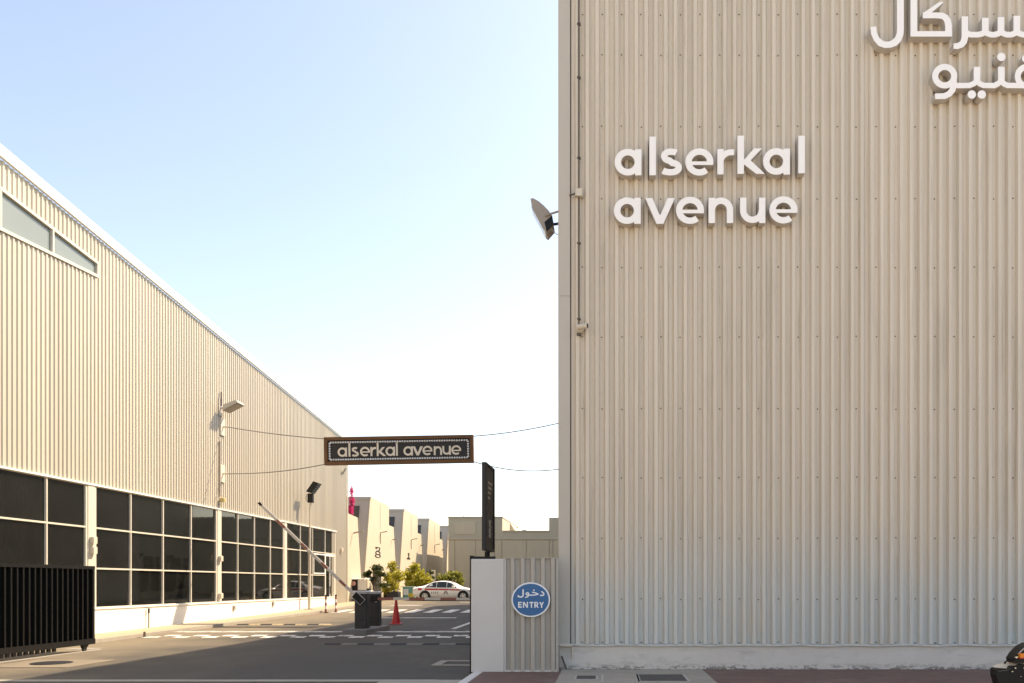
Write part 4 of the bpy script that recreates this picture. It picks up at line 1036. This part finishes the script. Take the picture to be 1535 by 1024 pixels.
# ------------------------------------------------------------------ service buggy behind the raised-arm cabinet
YBg = 55.4; zB = g(YBg)
x0_, x1_ = P(523.8,0,YBg).x, P(549.5,0,YBg).x
bgy = thing('service_buggy', ((x0_+x1_)/2,YBg+1,zB), 'small white service buggy parked past the glazed warehouse, behind the barrier', 'buggy')
MB().bbox(x0_,x1_,YBg,YBg+2.3,zB+.28,zB+.85,.08).build('body', M['carwhite'], bgy)
MB().bbox(x0_-.03,x1_+.03,YBg+.05,YBg+2.0,zB+1.64,zB+1.72,.03).build('roof', M['carwhite'], bgy)
xm = x0_+(x1_-x0_)*.46
rp = MB().box(x0_+.01,xm,YBg+.1,YBg+.16,zB+.851,zB+1.639).build('rear_panel', M['black'], bgy)
MB().lathe([(.16,0),(.16,-.012)], ((x0_+xm)/2-.02,YBg+.099,zB+1.36), 'y', 20).build('round_emblem', mat('pale_pink_emblem', (.60,.30,.24), .5, .03), rp)
MB().box(xm+.001,x1_-.05,YBg+.11,YBg+.13,zB+.9,zB+1.60).build('windscreen', M['lens'], bgy)
for xq in (x0_+.03,x1_-.04):
    for yq in (YBg+.2,YBg+1.85): MB().box(xq-.02,xq+.02,yq,yq+.05,zB+.851,zB+1.639).build('roof_post', M['darkgrey'], bgy)
MB().bbox(x0_+.1,x1_-.1,YBg+.8,YBg+1.3,zB+.851,zB+1.0,.04).build('seat', M['darkgrey'], bgy)
for xq in (x0_+.06,x1_-.06):
    for yq in (YBg+.4,YBg+1.9): MB().lathe([(.15,-.09),(.22,-.07),(.22,.07),(.15,.09)], (xq,yq,zB+.22), 'x', 18).build('wheel', M['tyre'], bgy, True)

# ------------------------------------------------------------------ motorcycle at the right edge (only the tail is in the photo)
YM = 10.5; k_ = YM/F
mc = thing('motorcycle', (6.2, YM, 0), 'black motorcycle tail with orange indicator at the lower right corner', 'motorcycle')
def mp_(zx, zy, Y=YM): return P(1475+zx/14.63, 954+zy/14.63, Y)
def mpr(name, pts, m, y0, y1, parent=mc): return MB().prism([mp_(*q, YM)+Vector((0,y0,0)) for q in pts], (0,y1-y0,0)).build(name, m, parent)
mpr('tail_cowl', [(600,440),(640,370),(720,285),(800,215),(900,160),(1100,110),(1500,100),(1500,560),(590,570),(572,480)], M['black'], -.11, .11)
mpr('tail_trim', [(640,372),(720,285),(800,215),(900,160),(900,180),(805,240),(730,310),(660,380)], M['greysteel'], -.118, -.111)
mpr('indicator', [(655,352),(860,350),(850,395),(800,435),(655,445)], M['orange'], -.17, -.112)
mpr('rear_light', [(655,446),(800,440),(780,470),(655,468)], M['red'], -.15, -.112)
mpr('reflector', [(565,445),(600,420),(640,425),(600,460)], M['chrome'], -.14, -.112)
mpr('grab_hook', [(430,600),(440,560),(480,532),(550,535),(550,552),(490,555),(465,575),(465,600)], M['black'], -.02, .0)
# number-plate carrier: tilted light top, dark cheek below
mpr('plate_carrier', [(215,720),(245,690),(470,700),(560,640),(760,600),(1200,620),(1200,1150),(300,1150),(240,930),(215,850)], M['black'], -.07, .10)
MB().add([mp_(250,752)+Vector((0,-.075,0)),mp_(435,735)+Vector((0,-.075,0)),mp_(715,575)+Vector((0,-.06,0)),mp_(640,570)+Vector((0,.13,.0)),mp_(400,620)+Vector((0,.13,.0)),mp_(290,670)+Vector((0,.13,.0))], [(0,1,2,3,4,5)]).build('number_plate', M['beige_box'], mc)
for q, r_ in (((610,680),.012),((800,580),.014),((545,755),.011),((800,680),.012),((725,860),.008)):
    c_ = mp_(*q); MB().lathe([(r_,0),(r_,-.02),(r_*.6,-.026)], (c_.x,YM-.075,c_.z), 'y', 10).build('bolt', M['chrome'], mc)
for wx in (5.75, 7.05):
    wh = MB().lathe([(.22,-.05),(.29,-.05),(.31,0),(.29,.05),(.22,.05)], (wx,YM,.31), 'y', 28).build('wheel', M['tyre'], mc, True)
    MB().lathe([(.21,-.03),(.21,.03)], (wx,YM,.31), 'y', 20).build('rim', M['black'], wh)
MB().prism([(5.7,YM-.12,.72),(6.4,YM-.12,.74),(6.45,YM-.12,.86),(5.75,YM-.12,.92)], (0,.24,0)).build('seat', M['blackrubber'], mc)
MB().prism([(6.42,YM-.14,.72),(6.85,YM-.14,.78),(6.88,YM-.14,.98),(6.6,YM-.14,1.03),(6.46,YM-.14,.9)], (0,.28,0)).build('fuel_tank', M['black'], mc)
MB().bbox(6.15,6.6,YM-.14,YM+.14,.28,.7,.05).build('engine', M['darkgrey'], mc)
MB().tube([(7.05,YM-.09,.31),(6.85,YM-.09,1.0)], .03, 8).tube([(7.05,YM+.09,.31),(6.85,YM+.09,1.0)], .03, 8).build('fork', M['greysteel'], mc)
MB().tube([(6.75,YM-.36,1.08),(6.84,YM-.1,1.03),(6.84,YM+.1,1.03),(6.75,YM+.36,1.08)], .018, 8).build('handlebar', M['black'], mc)
MB().lathe([(.05,0),(.095,.08),(.09,.12)], (6.9,YM,.92), 'x', 16).build('headlight', M['lens'], mc)
MB().tube([(5.75,YM-.1,.31),(6.35,YM-.1,.42)], .025, 8).tube([(5.75,YM+.1,.31),(6.35,YM+.1,.42)], .025, 8).build('swing_arm', M['darkgrey'], mc)
MB().tube([(6.3,YM+.16,.02),(6.3,YM+.06,.35)], .012, 6).build('side_stand', M['greysteel'], mc)
